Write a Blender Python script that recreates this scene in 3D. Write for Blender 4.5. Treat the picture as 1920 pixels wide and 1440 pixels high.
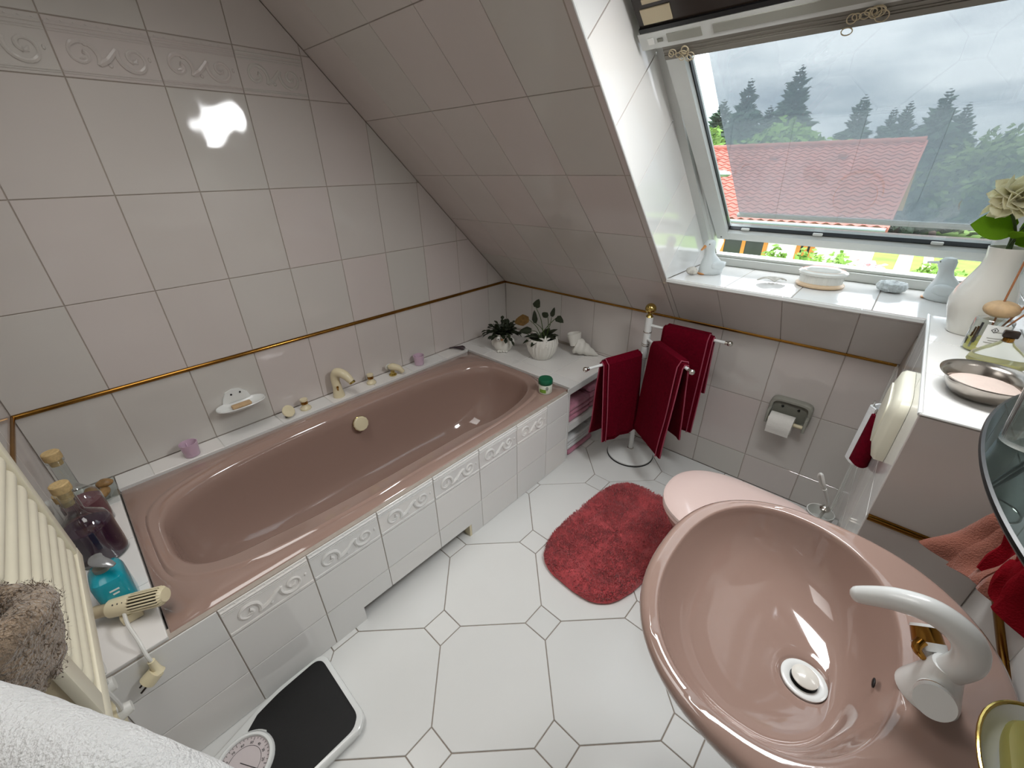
import bpy, bmesh, math, random
from mathutils import Vector, Matrix, noise
random.seed(7)
scene = bpy.context.scene
for o in list(bpy.data.objects): bpy.data.objects.remove(o)
COL = scene.collection
PI = math.pi

SKYS, SUNE, WINFILL, TOPFILL = 2.9, 2.0, 17.0, 6.3
# ---------------------------------------------------------------- camera
cam_d = bpy.data.cameras.new('camera'); cam = bpy.data.objects.new('camera', cam_d); COL.objects.link(cam)
cam_d.sensor_width = 36.0; cam_d.lens = 36.0 * 771.84 / 1920.0; cam_d.clip_start = 0.02; cam_d.clip_end = 500
RGT = Vector((0.73640501, 0.67638333, -0.01460293)); DWN = Vector((0.305567, -0.3517854, -0.88480271)); FWD = Vector((-0.60360291, 0.64711098, -0.46573696))
CAM = Vector((2.0486, -2.1454, 1.5485))
cam.matrix_world = Matrix(((RGT.x, -DWN.x, -FWD.x, CAM.x), (RGT.y, -DWN.y, -FWD.y, CAM.y), (RGT.z, -DWN.z, -FWD.z, CAM.z), (0, 0, 0, 1)))
scene.camera = cam

# ---------------------------------------------------------------- world: overcast sky
W = bpy.data.worlds.new('sky'); scene.world = W; W.use_nodes = True
nt = W.node_tree; nt.nodes.clear()
tc = nt.nodes.new('ShaderNodeTexCoord'); mp = nt.nodes.new('ShaderNodeMapping'); mp.inputs['Scale'].default_value = (1.6, 1.6, 6.0)
nz = nt.nodes.new('ShaderNodeTexNoise'); nz.inputs['Scale'].default_value = 2.1; nz.inputs['Detail'].default_value = 7; nz.inputs['Roughness'].default_value = 0.55
rp = nt.nodes.new('ShaderNodeValToRGB'); rp.color_ramp.elements[0].position = 0.36; rp.color_ramp.elements[0].color = (0.36, 0.42, 0.50, 1)
rp.color_ramp.elements[1].position = 0.64; rp.color_ramp.elements[1].color = (0.92, 0.96, 1.0, 1)
bg = nt.nodes.new('ShaderNodeBackground'); bg.inputs['Strength'].default_value = SKYS
ou = nt.nodes.new('ShaderNodeOutputWorld')
nt.links.new(tc.outputs['Generated'], mp.inputs[0]); nt.links.new(mp.outputs[0], nz.inputs[0]); nt.links.new(nz.outputs['Fac'], rp.inputs[0])
# an overcast sky is about three times brighter at the zenith than at the horizon
sx = nt.nodes.new('ShaderNodeSeparateXYZ'); mr = nt.nodes.new('ShaderNodeMapRange'); mr.inputs[1].default_value = 0.0; mr.inputs[2].default_value = 1.0; mr.inputs[3].default_value = 1.0; mr.inputs[4].default_value = 3.0
ml = nt.nodes.new('ShaderNodeVectorMath'); ml.operation = 'SCALE'
nt.links.new(tc.outputs['Generated'], sx.inputs[0]); nt.links.new(sx.outputs[2], mr.inputs[0]); nt.links.new(rp.outputs[0], ml.inputs[0]); nt.links.new(mr.outputs[0], ml.inputs['Scale'])
nt.links.new(ml.outputs[0], bg.inputs[0]); nt.links.new(bg.outputs[0], ou.inputs[0])

# ---------------------------------------------------------------- added unseen fill lights: one under the window head, a weaker one overhead
ld = bpy.data.lights.new('added_window_fill', 'AREA'); ld.shape = 'RECTANGLE'; ld.size = 0.85; ld.size_y = 0.16; ld.energy = WINFILL; ld.color = (0.985, 0.995, 1.0); ld.spread = math.radians(160)  # added area light, stands in for stronger daylight through the window
lo = bpy.data.objects.new('added_window_fill', ld); lo.location = (1.82, -0.97, 1.93); lo.rotation_euler = (math.radians(-14), math.radians(24), 0); COL.objects.link(lo)
ld = bpy.data.lights.new('added_ceiling_fill', 'AREA'); ld.shape = 'RECTANGLE'; ld.size = 1.3; ld.size_y = 0.6; ld.energy = TOPFILL; ld.color = (1.0, 0.98, 0.95); ld.spread = math.radians(115)  # unseen overhead fill, added to lift the room's brightness
lo = bpy.data.objects.new('added_ceiling_fill', ld); lo.location = (1.05, -1.95, 2.37); COL.objects.link(lo)

# the sun, veiled by the overcast: a broad soft glow from high in front of the window
sd_ = bpy.data.lights.new('veiled_sun', 'SUN'); sd_.energy = SUNE; sd_.angle = math.radians(60); sd_.color = (1.0, 0.985, 0.96)
so_ = bpy.data.objects.new('veiled_sun', sd_); so_.rotation_euler = (math.radians(-38), math.radians(10), 0); COL.objects.link(so_)

vs = scene.view_settings
scene.display_settings.display_device = 'sRGB'
vs.view_transform = 'Standard'; vs.look = 'None'; vs.exposure = 0.0; vs.gamma = 1.0; vs.use_curve_mapping = False

# ---------------------------------------------------------------- materials
def L(r, g, b):
    f = lambda c: (c/255/12.92) if c/255 <= 0.04045 else ((c/255+0.055)/1.055)**2.4
    return (f(r), f(g), f(b), 1)
MATS = {}
def mat(name, col, rough=0.5, metal=0.0, var=0.0, vscale=20.0, bump=0.0, bscale=60.0, coat=0.0, sheen=0.0, trans=0.0, ior=1.45, spec=0.5, rnd=None, sub=0.0, bdist=0.01, bdetail=3):
    m = bpy.data.materials.new(name); m.use_nodes = True; n = m.node_tree; b = n.nodes['Principled BSDF']
    c = L(*col); b.inputs['Base Color'].default_value = c; b.inputs['Roughness'].default_value = rough; b.inputs['Metallic'].default_value = metal
    b.inputs['IOR'].default_value = ior; b.inputs['Coat Weight'].default_value = coat; b.inputs['Sheen Weight'].default_value = sheen
    b.inputs['Transmission Weight'].default_value = trans; b.inputs['Specular IOR Level'].default_value = spec
    b.inputs['Subsurface Weight'].default_value = sub
    src = None
    geo = n.nodes.new('ShaderNodeNewGeometry')
    if rnd:
        oi = n.nodes.new('ShaderNodeObjectInfo'); mx = n.nodes.new('ShaderNodeMix'); mx.data_type = 'RGBA'
        mx.inputs[6].default_value = c; mx.inputs[7].default_value = L(*rnd); n.links.new(oi.outputs['Random'], mx.inputs[0]); src = mx.outputs[2]
    if var > 0:
        t = n.nodes.new('ShaderNodeTexNoise'); t.inputs['Scale'].default_value = vscale; t.inputs['Detail'].default_value = 4
        n.links.new(geo.outputs['Position'], t.inputs['Vector'])
        h = n.nodes.new('ShaderNodeHueSaturation'); h.inputs['Color'].default_value = c
        mr = n.nodes.new('ShaderNodeMapRange'); mr.inputs[1].default_value = 0.3; mr.inputs[2].default_value = 0.7; mr.inputs[3].default_value = 1-var; mr.inputs[4].default_value = 1+var
        n.links.new(t.outputs['Fac'], mr.inputs[0]); n.links.new(mr.outputs[0], h.inputs['Value'])
        if src: n.links.new(src, h.inputs['Color'])
        src = h.outputs[0]
    if src: n.links.new(src, b.inputs['Base Color'])
    if bump > 0:
        t2 = n.nodes.new('ShaderNodeTexNoise'); t2.inputs['Scale'].default_value = bscale; t2.inputs['Detail'].default_value = bdetail
        n.links.new(geo.outputs['Position'], t2.inputs['Vector'])
        bp = n.nodes.new('ShaderNodeBump'); bp.inputs['Strength'].default_value = bump; bp.inputs['Distance'].default_value = bdist
        n.links.new(t2.outputs['Fac'], bp.inputs['Height']); n.links.new(bp.outputs[0], b.inputs['Normal'])
    MATS[name] = m
    return m
def glassy(name, tint=(1, 1, 1), gloss=1.0, rough=0.0):
    """thin pane: clear with a Fresnel reflection"""
    m = bpy.data.materials.new(name); m.use_nodes = True; n = m.node_tree; n.nodes.clear()
    o = n.nodes.new('ShaderNodeOutputMaterial'); mx = n.nodes.new('ShaderNodeMixShader'); t = n.nodes.new('ShaderNodeBsdfTransparent'); g = n.nodes.new('ShaderNodeBsdfGlossy')
    t.inputs[0].default_value = (*tint, 1); g.inputs['Roughness'].default_value = rough
    lw = n.nodes.new('ShaderNodeLayerWeight'); lw.inputs[0].default_value = 0.5   # Schlick reflectance, equal from both sides
    pw = n.nodes.new('ShaderNodeMath'); pw.operation = 'POWER'; pw.inputs[1].default_value = 5.0; n.links.new(lw.outputs['Facing'], pw.inputs[0])
    ma = n.nodes.new('ShaderNodeMath'); ma.operation = 'MULTIPLY_ADD'; ma.inputs[1].default_value = 0.96; ma.inputs[2].default_value = 0.04; n.links.new(pw.outputs[0], ma.inputs[0])
    mu = n.nodes.new('ShaderNodeMath'); mu.operation = 'MULTIPLY'; mu.inputs[1].default_value = gloss; mu.use_clamp = True
    n.links.new(ma.outputs[0], mu.inputs[0]); n.links.new(mu.outputs[0], mx.inputs[0]); n.links.new(t.outputs[0], mx.inputs[1]); n.links.new(g.outputs[0], mx.inputs[2]); n.links.new(mx.outputs[0], o.inputs[0])
    MATS[name] = m; return m

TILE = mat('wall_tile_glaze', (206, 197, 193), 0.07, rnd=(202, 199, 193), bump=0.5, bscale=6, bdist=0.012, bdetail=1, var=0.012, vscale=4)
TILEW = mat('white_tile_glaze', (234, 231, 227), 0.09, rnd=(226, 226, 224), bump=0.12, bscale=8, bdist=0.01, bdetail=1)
TILEF = mat('floor_tile_glaze', (228, 228, 225), 0.22, rnd=(221, 222, 220), var=0.012, vscale=5, bump=0.05, bscale=9)
GROUT = mat('grout', (170, 160, 150), 0.9, var=0.08, vscale=40)
GROUTF = mat('floor_grout', (148, 138, 128), 0.9, var=0.1, vscale=40)
PLASTER = mat('white_paint', (225, 225, 222), 0.7, var=0.02)
GOLD = mat('brass_trim', (154, 112, 50), 0.18, 1.0, var=0.12, vscale=9)
GOLDP = mat('polished_brass', (196, 172, 100), 0.12, 1.0)
CHROME = mat('chrome', (215, 212, 205), 0.08, 1.0)
STEEL = mat('brushed_steel', (170, 163, 155), 0.2, 1.0, var=0.05, vscale=60)
ROSE = mat('rose_sanitary_glaze', (158, 132, 121), 0.06, coat=0.6, var=0.01, vscale=3)
ROSEP = mat('pale_pink_plastic', (228, 203, 196), 0.16, coat=0.3)
CREAM = mat('cream_plastic', (222, 211, 178), 0.25, var=0.02)
PLATEM = mat('ivory_plate', (222, 219, 200), 0.3)
CREAMH = mat('cream_enamel', (226, 220, 198), 0.35, var=0.02)
CREAMD = mat('beige_enamel', (190, 176, 146), 0.4, var=0.02)
WHITE = mat('white_enamel', (226, 228, 226), 0.22, coat=0.3)
WHITEP = mat('white_plastic', (224, 224, 219), 0.3)
PVC = mat('white_window_plastic', (205, 207, 203), 0.35, var=0.015)
CERAM = mat('white_ceramic', (226, 224, 216), 0.22, coat=0.4)
CERAMM = mat('matt_white_ceramic', (224, 222, 214), 0.55)
DUCKM = mat('duck_ceramic', (214, 220, 220), 0.35)
ORANGE = mat('orange_glaze', (214, 150, 90), 0.4)
BURG = mat('burgundy_terry', (96, 3, 24), 0.95, spec=0.1, var=0.18, vscale=90, bump=0.7, bscale=420, bdist=0.004)
BURGE = mat('burgundy_hem', (160, 72, 90), 0.9, bump=0.3, bscale=300)
PINKT = mat('pink_terry', (196, 132, 152), 0.95, sheen=0.3, var=0.1, vscale=60, bump=0.6, bscale=380, bdist=0.004)
WHITET = mat('white_terry', (230, 232, 232), 0.95, sheen=0.3, var=0.03, vscale=40, bump=0.8, bscale=330, bdist=0.005)
GREYT = mat('grey_woven_stripe', (190, 193, 195), 0.95, sheen=0.2, bump=0.6, bscale=330, bdist=0.005)
TAUPE = mat('taupe_plush', (150, 130, 108), 0.98, sheen=0.5, var=0.22, vscale=70, bump=1.0, bscale=260, bdist=0.008)
RUG = mat('rug_red', (172, 68, 72), 0.98, sheen=0.5, var=0.25, vscale=35)
RUGF = mat('rug_fibre', (188, 78, 82), 0.95, sheen=0.5, var=0.28, vscale=28)
RED = mat('red_terry', (122, 12, 24), 0.95, spec=0.1, var=0.1, vscale=60, bump=0.6, bscale=380, bdist=0.004)
CORAL = mat('coral_terry', (138, 84, 68), 0.95, sheen=0.3, var=0.08, vscale=60, bump=0.6, bscale=380, bdist=0.004)
BLACK = mat('black_ribbed_rubber', (8, 8, 9), 0.6, bump=0.2, bscale=500)
BLACKP = mat('black_plastic', (14, 14, 15), 0.35)
DBROWN = mat('dark_brown_lacquer', (38, 29, 23), 0.25)
GREYBL = mat('blind_slat_grey', (124, 120, 111), 0.5)
ALU = mat('grey_aluminium', (120, 110, 104), 0.5, 0.3)
LEAFD = mat('dark_leaf', (36, 44, 26), 0.5, var=0.3, vscale=60)
LEAFB = mat('brown_leaf', (112, 84, 40), 0.55, var=0.3, vscale=50)
LEAFG = mat('bright_leaf', (112, 158, 40), 0.4, var=0.15, vscale=30, sub=0.1)
STEM = mat('green_stem', (66, 84, 40), 0.6)
PETAL = mat('cream_petal', (240, 238, 212), 0.6, sub=0.15, var=0.04, vscale=60)
CORK = mat('cork', (196, 170, 122), 0.8, var=0.15, vscale=160)
WOOD = mat('pale_wood', (190, 160, 122), 0.6, var=0.12, vscale=70)
REED = mat('reed_stick', (160, 104, 66), 0.7, var=0.15, vscale=120)
SOAP = mat('olive_soap', (170, 164, 92), 0.45, sub=0.1, var=0.03)
SAND = mat('pale_pink_powder', (206, 188, 178), 0.9, bump=0.3, bscale=300, var=0.05)
STONE = mat('beige_stone', (205, 200, 190), 0.8, var=0.15, vscale=60, bump=0.4, bscale=120)
SHELLM = mat('brown_shell', (150, 118, 76), 0.4, var=0.35, vscale=60)
MUSSEL = mat('dark_mussel', (62, 50, 54), 0.3, var=0.35, vscale=50)
PINKC = mat('pink_translucent_plastic', (240, 214, 232), 0.25, sub=0.0, trans=0.4)
TURQ = mat('turquoise_liquid_soap', (12, 150, 168), 0.12, coat=0.5, var=0.03)
PURPLE = mat('purple_liquid', (52, 18, 50), 0.06, coat=0.6)
PURPLE2 = mat('rosy_liquid', (120, 74, 84), 0.08, coat=0.6)
GREENL = mat('dark_green_lid', (14, 92, 62), 0.3)
JARW = mat('jar_white', (222, 226, 212), 0.3)
LIMEP = mat('label_green_print', (120, 160, 60), 0.4)
INK = mat('printed_ink', (46, 46, 48), 0.5)
INKW = mat('white_print', (225, 235, 235), 0.5)
GREYP = mat('grey_plastic', (150, 150, 140), 0.4)
GREYPD = mat('dark_grey_panel', (118, 118, 108), 0.45)
SILVERP = mat('silver_plastic', (165, 168, 170), 0.25, 0.6)
PAPER = mat('toilet_paper', (228, 226, 220), 0.9, bump=0.3, bscale=200)
LABEL = mat('paper_label', (226, 226, 222), 0.6)
DIALF = mat('dial_face', (206, 196, 196), 0.5)
PURB = mat('purple_bristle', (58, 40, 66), 0.8, var=0.3, vscale=200)
YELLOWL = mat('pale_yellow_perfume', (226, 218, 120), 0.08, trans=0.5)
def leaf_mat(name, col, t=0.45):
    m = bpy.data.materials.new(name); m.use_nodes = True; n = m.node_tree; n.nodes.clear(); o = n.nodes.new('ShaderNodeOutputMaterial'); mx = n.nodes.new('ShaderNodeMixShader'); mx.inputs[0].default_value = t
    d = n.nodes.new('ShaderNodeBsdfDiffuse'); tl = n.nodes.new('ShaderNodeBsdfTranslucent'); tx = n.nodes.new('ShaderNodeTexNoise'); tx.inputs['Scale'].default_value = 40
    h = n.nodes.new('ShaderNodeHueSaturation'); h.inputs['Color'].default_value = L(*col); r = n.nodes.new('ShaderNodeMapRange'); r.inputs[3].default_value = 0.85; r.inputs[4].default_value = 1.15
    n.links.new(tx.outputs['Fac'], r.inputs[0]); n.links.new(r.outputs[0], h.inputs['Value']); n.links.new(h.outputs[0], d.inputs[0]); n.links.new(h.outputs[0], tl.inputs[0])
    n.links.new(d.outputs[0], mx.inputs[1]); n.links.new(tl.outputs[0], mx.inputs[2]); n.links.new(mx.outputs[0], o.inputs[0]); return m
LEAFG = leaf_mat('bright_leaf_translucent', (128, 172, 44)); PETAL = leaf_mat('cream_petal_translucent', (250, 247, 224), 0.5)
PERFG = mat('perfume_glass', (240, 244, 240), 0.02, trans=0.92)
GLASS = glassy('clear_glass', (0.90, 0.93, 0.92), 2.2)
PANE = glassy('window_glass', (0.93, 0.95, 0.95), 1.2)
DIALG = glassy('dial_glass', (0.98, 0.98, 0.98), 0.8)
SHELFG = mat('smoked_shelf_glass', (96, 106, 104), 0.02, 0.9)
# outside
GRASS = mat('grass', (120, 152, 62), 0.95, var=0.25, vscale=0.6)
PATH = mat('pink_gravel', (182, 150, 134), 0.95, var=0.1, vscale=2)
RENDER = mat('white_render', (238, 236, 230), 0.9, var=0.02)
ROOFT = mat('red_clay_tile', (178, 98, 82), 0.7, var=0.14, vscale=2.5)
OAK = mat('orange_timber', (214, 140, 66), 0.5, var=0.1, vscale=6)
DARKG = mat('dark_pane', (60, 62, 60), 0.15)
CONIF = mat('conifer_needles', (62, 84, 62), 0.9, var=0.3, vscale=0.9)
DECID = mat('green_foliage', (112, 146, 62), 0.9, var=0.3, vscale=1.2)
DECID2 = mat('olive_foliage', (104, 124, 66), 0.9, var=0.3, vscale=0.9)
BARK = mat('bark', (84, 68, 54), 0.9, var=0.2, vscale=5)
GALV = mat('galvanised', (150, 156, 158), 0.4, 0.5)
FLOW = mat('pink_white_flowers', (236, 196, 196), 0.8, var=0.15, vscale=3)
def screen_mat():
    m = bpy.data.materials.new('grey_mesh_awning'); m.use_nodes = True; n = m.node_tree; n.nodes.clear()
    o = n.nodes.new('ShaderNodeOutputMaterial'); mx = n.nodes.new('ShaderNodeMixShader'); t = n.nodes.new('ShaderNodeBsdfTransparent')
    d = n.nodes.new('ShaderNodeBsdfDiffuse'); d.inputs[0].default_value = L(120, 128, 130); tr = n.nodes.new('ShaderNodeBsdfTranslucent'); tr.inputs[0].default_value = L(110, 118, 122)
    ad = n.nodes.new('ShaderNodeMixShader'); ad.inputs[0].default_value = 0.5; n.links.new(d.outputs[0], ad.inputs[1]); n.links.new(tr.outputs[0], ad.inputs[2])
    mx.inputs[0].default_value = 0.55; n.links.new(t.outputs[0], mx.inputs[1]); n.links.new(ad.outputs[0], mx.inputs[2]); n.links.new(mx.outputs[0], o.inputs[0]); return m
SCREEN = screen_mat()

# ---------------------------------------------------------------- geometry helpers: each returns (verts, faces) in world coordinates
def cat(*vfs):
    V = []; F = []
    for v, f in vfs:
        k = len(V); V += [Vector(p) for p in v]; F += [tuple(i+k for i in q) for q in f]
    return V, F
def tr(vf, m): return [m @ Vector(p) for p in vf[0]], vf[1]
def mv(vf, x=0, y=0, z=0): return [Vector(p)+Vector((x, y, z)) for p in vf[0]], vf[1]
def ROT(a, ax): return Matrix.Rotation(a, 4, ax)
def TRL(x, y, z): return Matrix.Translation((x, y, z))
def loft(rings, cap0=True, cap1=True, closed=True):
    n = len(rings[0]); V = [Vector(p) for r in rings for p in r]; F = []
    for i in range(len(rings)-1):
        for j in range(n if closed else n-1):
            a = i*n+j; b = i*n+(j+1) % n; F.append((a, b, b+n, a+n))
    if cap0: F.append(tuple(reversed(range(n))))
    if cap1: F.append(tuple(range((len(rings)-1)*n, len(rings)*n)))
    return V, F
def lathe(prof, n=32, c=(0, 0, 0), m=None, cap0=True, cap1=True, rmod=None):
    rings = []
    for r, z in prof:
        r = max(r, 1e-4)
        rings.append([Vector((r*(rmod(2*PI*j/n, z) if rmod else 1)*math.cos(2*PI*j/n), r*(rmod(2*PI*j/n, z) if rmod else 1)*math.sin(2*PI*j/n), z)) for j in range(n)])
    vf = loft(rings, cap0, cap1)
    if m is not None: vf = tr(vf, m)
    return mv(vf, *c)
def smooth_path(pts, k=6):
    pts = [Vector(p) for p in pts]; out = []
    for i in range(len(pts)-1):
        p0 = pts[max(i-1, 0)]; p1 = pts[i]; p2 = pts[i+1]; p3 = pts[min(i+2, len(pts)-1)]
        for s in range(k):
            t = s/k; out.append(0.5*((2*p1)+(-p0+p2)*t+(2*p0-5*p1+4*p2-p3)*t*t+(-p0+3*p1-3*p2+p3)*t**3))
    out.append(pts[-1]); return out
def tube(pts, rad, n=10, cap=True, flat=1.0, up=None):
    pts = [Vector(p) for p in pts]; N = len(pts); rings = []
    if not hasattr(rad, '__len__'): rad = [rad]*N
    elif len(rad) != N:
        r0 = list(rad); rad = []
        for i in range(N):
            t = i/(N-1)*(len(r0)-1); k = min(int(t), len(r0)-2); rad.append(r0[k]+(r0[k+1]-r0[k])*(t-k))
    T0 = (pts[1]-pts[0]).normalized(); ref = Vector(up) if up else (Vector((0, 0, 1)) if abs(T0.z) < 0.9 else Vector((1, 0, 0)))
    nrm = (ref-ref.dot(T0)*T0).normalized()
    for i in range(N):
        T = (pts[min(i+1, N-1)]-pts[max(i-1, 0)]).normalized()
        nrm = (nrm-nrm.dot(T)*T)
        nrm = nrm.normalized() if nrm.length > 1e-6 else T.orthogonal().normalized()
        bi = T.cross(nrm)
        rings.append([pts[i]+nrm*(rad[i]*flat*math.cos(2*PI*j/n))+bi*(rad[i]*math.sin(2*PI*j/n)) for j in range(n)])
    return loft(rings, cap, cap)
def rbox(x0, x1, y0, y1, z0, z1, r=0.0, seg=2):
    bm = bmesh.new(); bmesh.ops.create_cube(bm, size=1)
    bmesh.ops.scale(bm, vec=(x1-x0, y1-y0, z1-z0), verts=bm.verts); bmesh.ops.translate(bm, vec=((x0+x1)/2, (y0+y1)/2, (z0+z1)/2), verts=bm.verts)
    if r > 0: bmesh.ops.bevel(bm, geom=bm.edges[:], offset=r, segments=seg, profile=0.5, affect='EDGES', clamp_overlap=True)
    bm.verts.index_update(); vf = ([v.co.copy() for v in bm.verts], [tuple(v.index for v in f.verts) for f in bm.faces]); bm.free(); return vf
def prism(poly, d0, d1, ax='x'):
    """poly of 2D points extruded along an axis; for 'x' points are (y,z), 'y' (x,z), 'z' (x,y)"""
    def P(a, b, d): return {'x': (d, a, b), 'y': (a, d, b), 'z': (a, b, d)}[ax]
    n = len(poly); V = [Vector(P(a, b, d0)) for a, b in poly]+[Vector(P(a, b, d1)) for a, b in poly]
    F = [tuple(range(n-1, -1, -1)), tuple(range(n, 2*n))]+[(i, (i+1) % n, (i+1) % n+n, i+n) for i in range(n)]
    return V, F
def sph(c, r, n=16, sx=1, sy=1, sz=1, m=None):
    prof = [(math.sin(PI*i/(n//2))*r, -math.cos(PI*i/(n//2))*r) for i in range(n//2+1)]
    V, F = lathe(prof, n); V = [Vector((p.x*sx, p.y*sy, p.z*sz)) for p in V]
    if m is not None: V = [m @ p for p in V]
    return mv((V, F), *c)
def sup(a, n):  # superellipse unit point
    c, s = math.cos(a), math.sin(a); return (math.copysign(abs(c)**(2/n), c), math.copysign(abs(s)**(2/n), s))
def superring(cx, cy, z, ax, ay, n=2.0, N=64, fn=None):
    R = []
    for j in range(N):
        u, v = sup(2*PI*j/N, n); p = Vector((cx+ax*u, cy+ay*v, z)); R.append(fn(p) if fn else p)
    return R
def torus(c, R, r, n=24, k=8, m=None):
    rings = [[Vector(((R+r*math.cos(2*PI*j/k))*math.cos(2*PI*i/n), (R+r*math.cos(2*PI*j/k))*math.sin(2*PI*i/n), r*math.sin(2*PI*j/k))) for j in range(k)] for i in range(n)]
    rings.append(rings[0]); vf = loft(rings, False, False)
    if m is not None: vf = tr(vf, m)
    return mv(vf, *c)
def sheet(fn, nu, nv, th=0.006):
    """closed thick cloth from fn(u,v)->Vector, u,v in 0..1"""
    P = [[fn(i/nu, j/nv) for j in range(nv+1)] for i in range(nu+1)]; V = []; F = []; k = (nu+1)*(nv+1)
    Nn = []
    for i in range(nu+1):
        for j in range(nv+1):
            du = P[min(i+1, nu)][j]-P[max(i-1, 0)][j]; dv = P[i][min(j+1, nv)]-P[i][max(j-1, 0)]; nn = du.cross(dv)
            nn = nn.normalized() if nn.length > 1e-12 else Vector((0, 0, 1)); Nn.append(nn); V.append(P[i][j]+nn*th/2)
    for i in range(nu+1):
        for j in range(nv+1): V.append(P[i][j]-Nn[i*(nv+1)+j]*th/2)
    id = lambda i, j: i*(nv+1)+j
    for i in range(nu):
        for j in range(nv):
            a, b, c, d = id(i, j), id(i+1, j), id(i+1, j+1), id(i, j+1); F.append((a, b, c, d)); F.append((d+k, c+k, b+k, a+k))
    for i in range(nu):
        F.append((id(i+1, 0), id(i, 0), id(i, 0)+k, id(i+1, 0)+k)); F.append((id(i, nv), id(i+1, nv), id(i+1, nv)+k, id(i, nv)+k))
    for j in range(nv):
        F.append((id(0, j), id(0, j+1), id(0, j+1)+k, id(0, j)+k)); F.append((id(nu, j+1), id(nu, j), id(nu, j)+k, id(nu, j+1)+k))
    return V, F
def disc_leaf(pts, th=0.002):
    n = len(pts); c = sum((Vector(p) for p in pts), Vector())/n
    nn = (Vector(pts[1])-c).cross(Vector(pts[n//3])-c); nn = nn.normalized() if nn.length > 0 else Vector((0, 0, 1))
    V = [Vector(p)+nn*th/2 for p in pts]+[Vector(p)-nn*th/2 for p in pts]+[c+nn*th, c-nn*th]
    F = []
    for i in range(n):
        j = (i+1) % n; F.append((i, j, 2*n)); F.append((j+n, i+n, 2*n+1)); F.append((j, i, i+n, j+n))
    return V, F
def jitter(vf, amp, sc, seed=0):
    return [p+noise.noise_vector(p*sc+Vector((seed*7.3, seed*3.1, 0)))*amp for p in vf[0]], vf[1]

# ---------------------------------------------------------------- object helpers
WLOC = {}
def mesh_from(name, vf, m, smooth):
    me = bpy.data.meshes.new(name); me.from_pydata([tuple(p) for p in vf[0]], [], vf[1]); me.validate()
    bm = bmesh.new(); bm.from_mesh(me); bmesh.ops.recalc_face_normals(bm, faces=bm.faces)
    if smooth:
        for f in bm.faces: f.smooth = True
        for e in bm.edges:
            if len(e.link_faces) == 2 and e.calc_face_angle(0) > math.radians(smooth if smooth is not True else 40): e.smooth = False
    bm.to_mesh(me); bm.free(); me.materials.append(m); return me
def ob(name, vf, m, parent=None, smooth=True, label=None, cat=None, group=None, kind=None):
    V = [Vector(p) for p in vf[0]]
    lo_ = Vector((min(p.x for p in V), min(p.y for p in V), min(p.z for p in V))); hi = Vector((max(p.x for p in V), max(p.y for p in V), max(p.z for p in V)))
    org = Vector(((lo_.x+hi.x)/2, (lo_.y+hi.y)/2, lo_.z))
    me = mesh_from(name, ([p-org for p in V], vf[1]), m, smooth)
    o = bpy.data.objects.new(name, me); COL.objects.link(o); WLOC[o.name] = org
    if parent: o.parent = parent; o.location = org-WLOC[parent.name]
    else: o.location = org
    tag(o, label, cat, group, kind); return o
def tag(o, label=None, cat=None, group=None, kind=None):
    if label: o['label'] = label
    if cat: o['category'] = cat
    if group: o['group'] = group
    if kind: o['kind'] = kind
def root(name, loc, label=None, cat=None, group=None, kind=None, parent=None):
    o = bpy.data.objects.new(name, None); COL.objects.link(o); o.empty_display_size = 0.05; WLOC[o.name] = Vector(loc)
    if parent: o.parent = parent; o.location = Vector(loc)-WLOC[parent.name]
    else: o.location = loc
    tag(o, label, cat, group, kind); return o
def text_vf(s, size, m4, depth=0.0006, align='CENTER'):
    cu = bpy.data.curves.new('t', 'FONT'); cu.body = s; cu.size = size; cu.align_x = align; cu.align_y = 'CENTER'; cu.extrude = depth; cu.resolution_u = 2
    o = bpy.data.objects.new('t', cu); COL.objects.link(o); bpy.context.view_layer.update()
    me = bpy.data.meshes.new_from_object(o.evaluated_get(bpy.context.evaluated_depsgraph_get()))
    vf = ([m4 @ v.co for v in me.vertices], [tuple(p.vertices) for p in me.polygons]); bpy.data.objects.remove(o); bpy.data.curves.remove(cu); bpy.data.meshes.remove(me); return vf

# tiles: polygons laid on a plane, each a bevelled slab standing 3 mm proud of the grout
def clip(poly, region):
    """Sutherland-Hodgman, both convex, region counter-clockwise"""
    out = list(poly)
    for i in range(len(region)):
        a = region[i]; b = region[(i+1) % len(region)]; inp = out; out = []
        side = lambda p: (b[0]-a[0])*(p[1]-a[1])-(b[1]-a[1])*(p[0]-a[0])
        for k in range(len(inp)):
            p = inp[k]; q = inp[(k+1) % len(inp)]; sp, sq = side(p), side(q)
            if sp >= -1e-9: out.append(p)
            if (sp > 1e-9 and sq < -1e-9) or (sp < -1e-9 and sq > 1e-9):
                t = sp/(sp-sq); out.append((p[0]+(q[0]-p[0])*t, p[1]+(q[1]-p[1])*t))
        if len(out) < 3: return []
    return out
def area(p): return sum(p[i][0]*p[(i+1) % len(p)][1]-p[(i+1) % len(p)][0]*p[i][1] for i in range(len(p)))/2
def inset(poly, d):
    """shrink a convex ccw polygon by d"""
    n = len(poly); out = []
    for i in range(n):
        p0, p1, p2 = Vector(poly[i-1]), Vector(poly[i]), Vector(poly[(i+1) % n])
        e1 = (p1-p0); e2 = (p2-p1)
        if e1.length < 1e-6 or e2.length < 1e-6: out.append(tuple(p1)); continue
        e1.normalize(); e2.normalize(); n1 = Vector((-e1.y, e1.x)); n2 = Vector((-e2.y, e2.x)); b = n1+n2
        k = 1+n1.dot(n2); b = b/k if k > 0.2 else n1
        out.append(tuple(p1+b*d))
    return out
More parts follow.
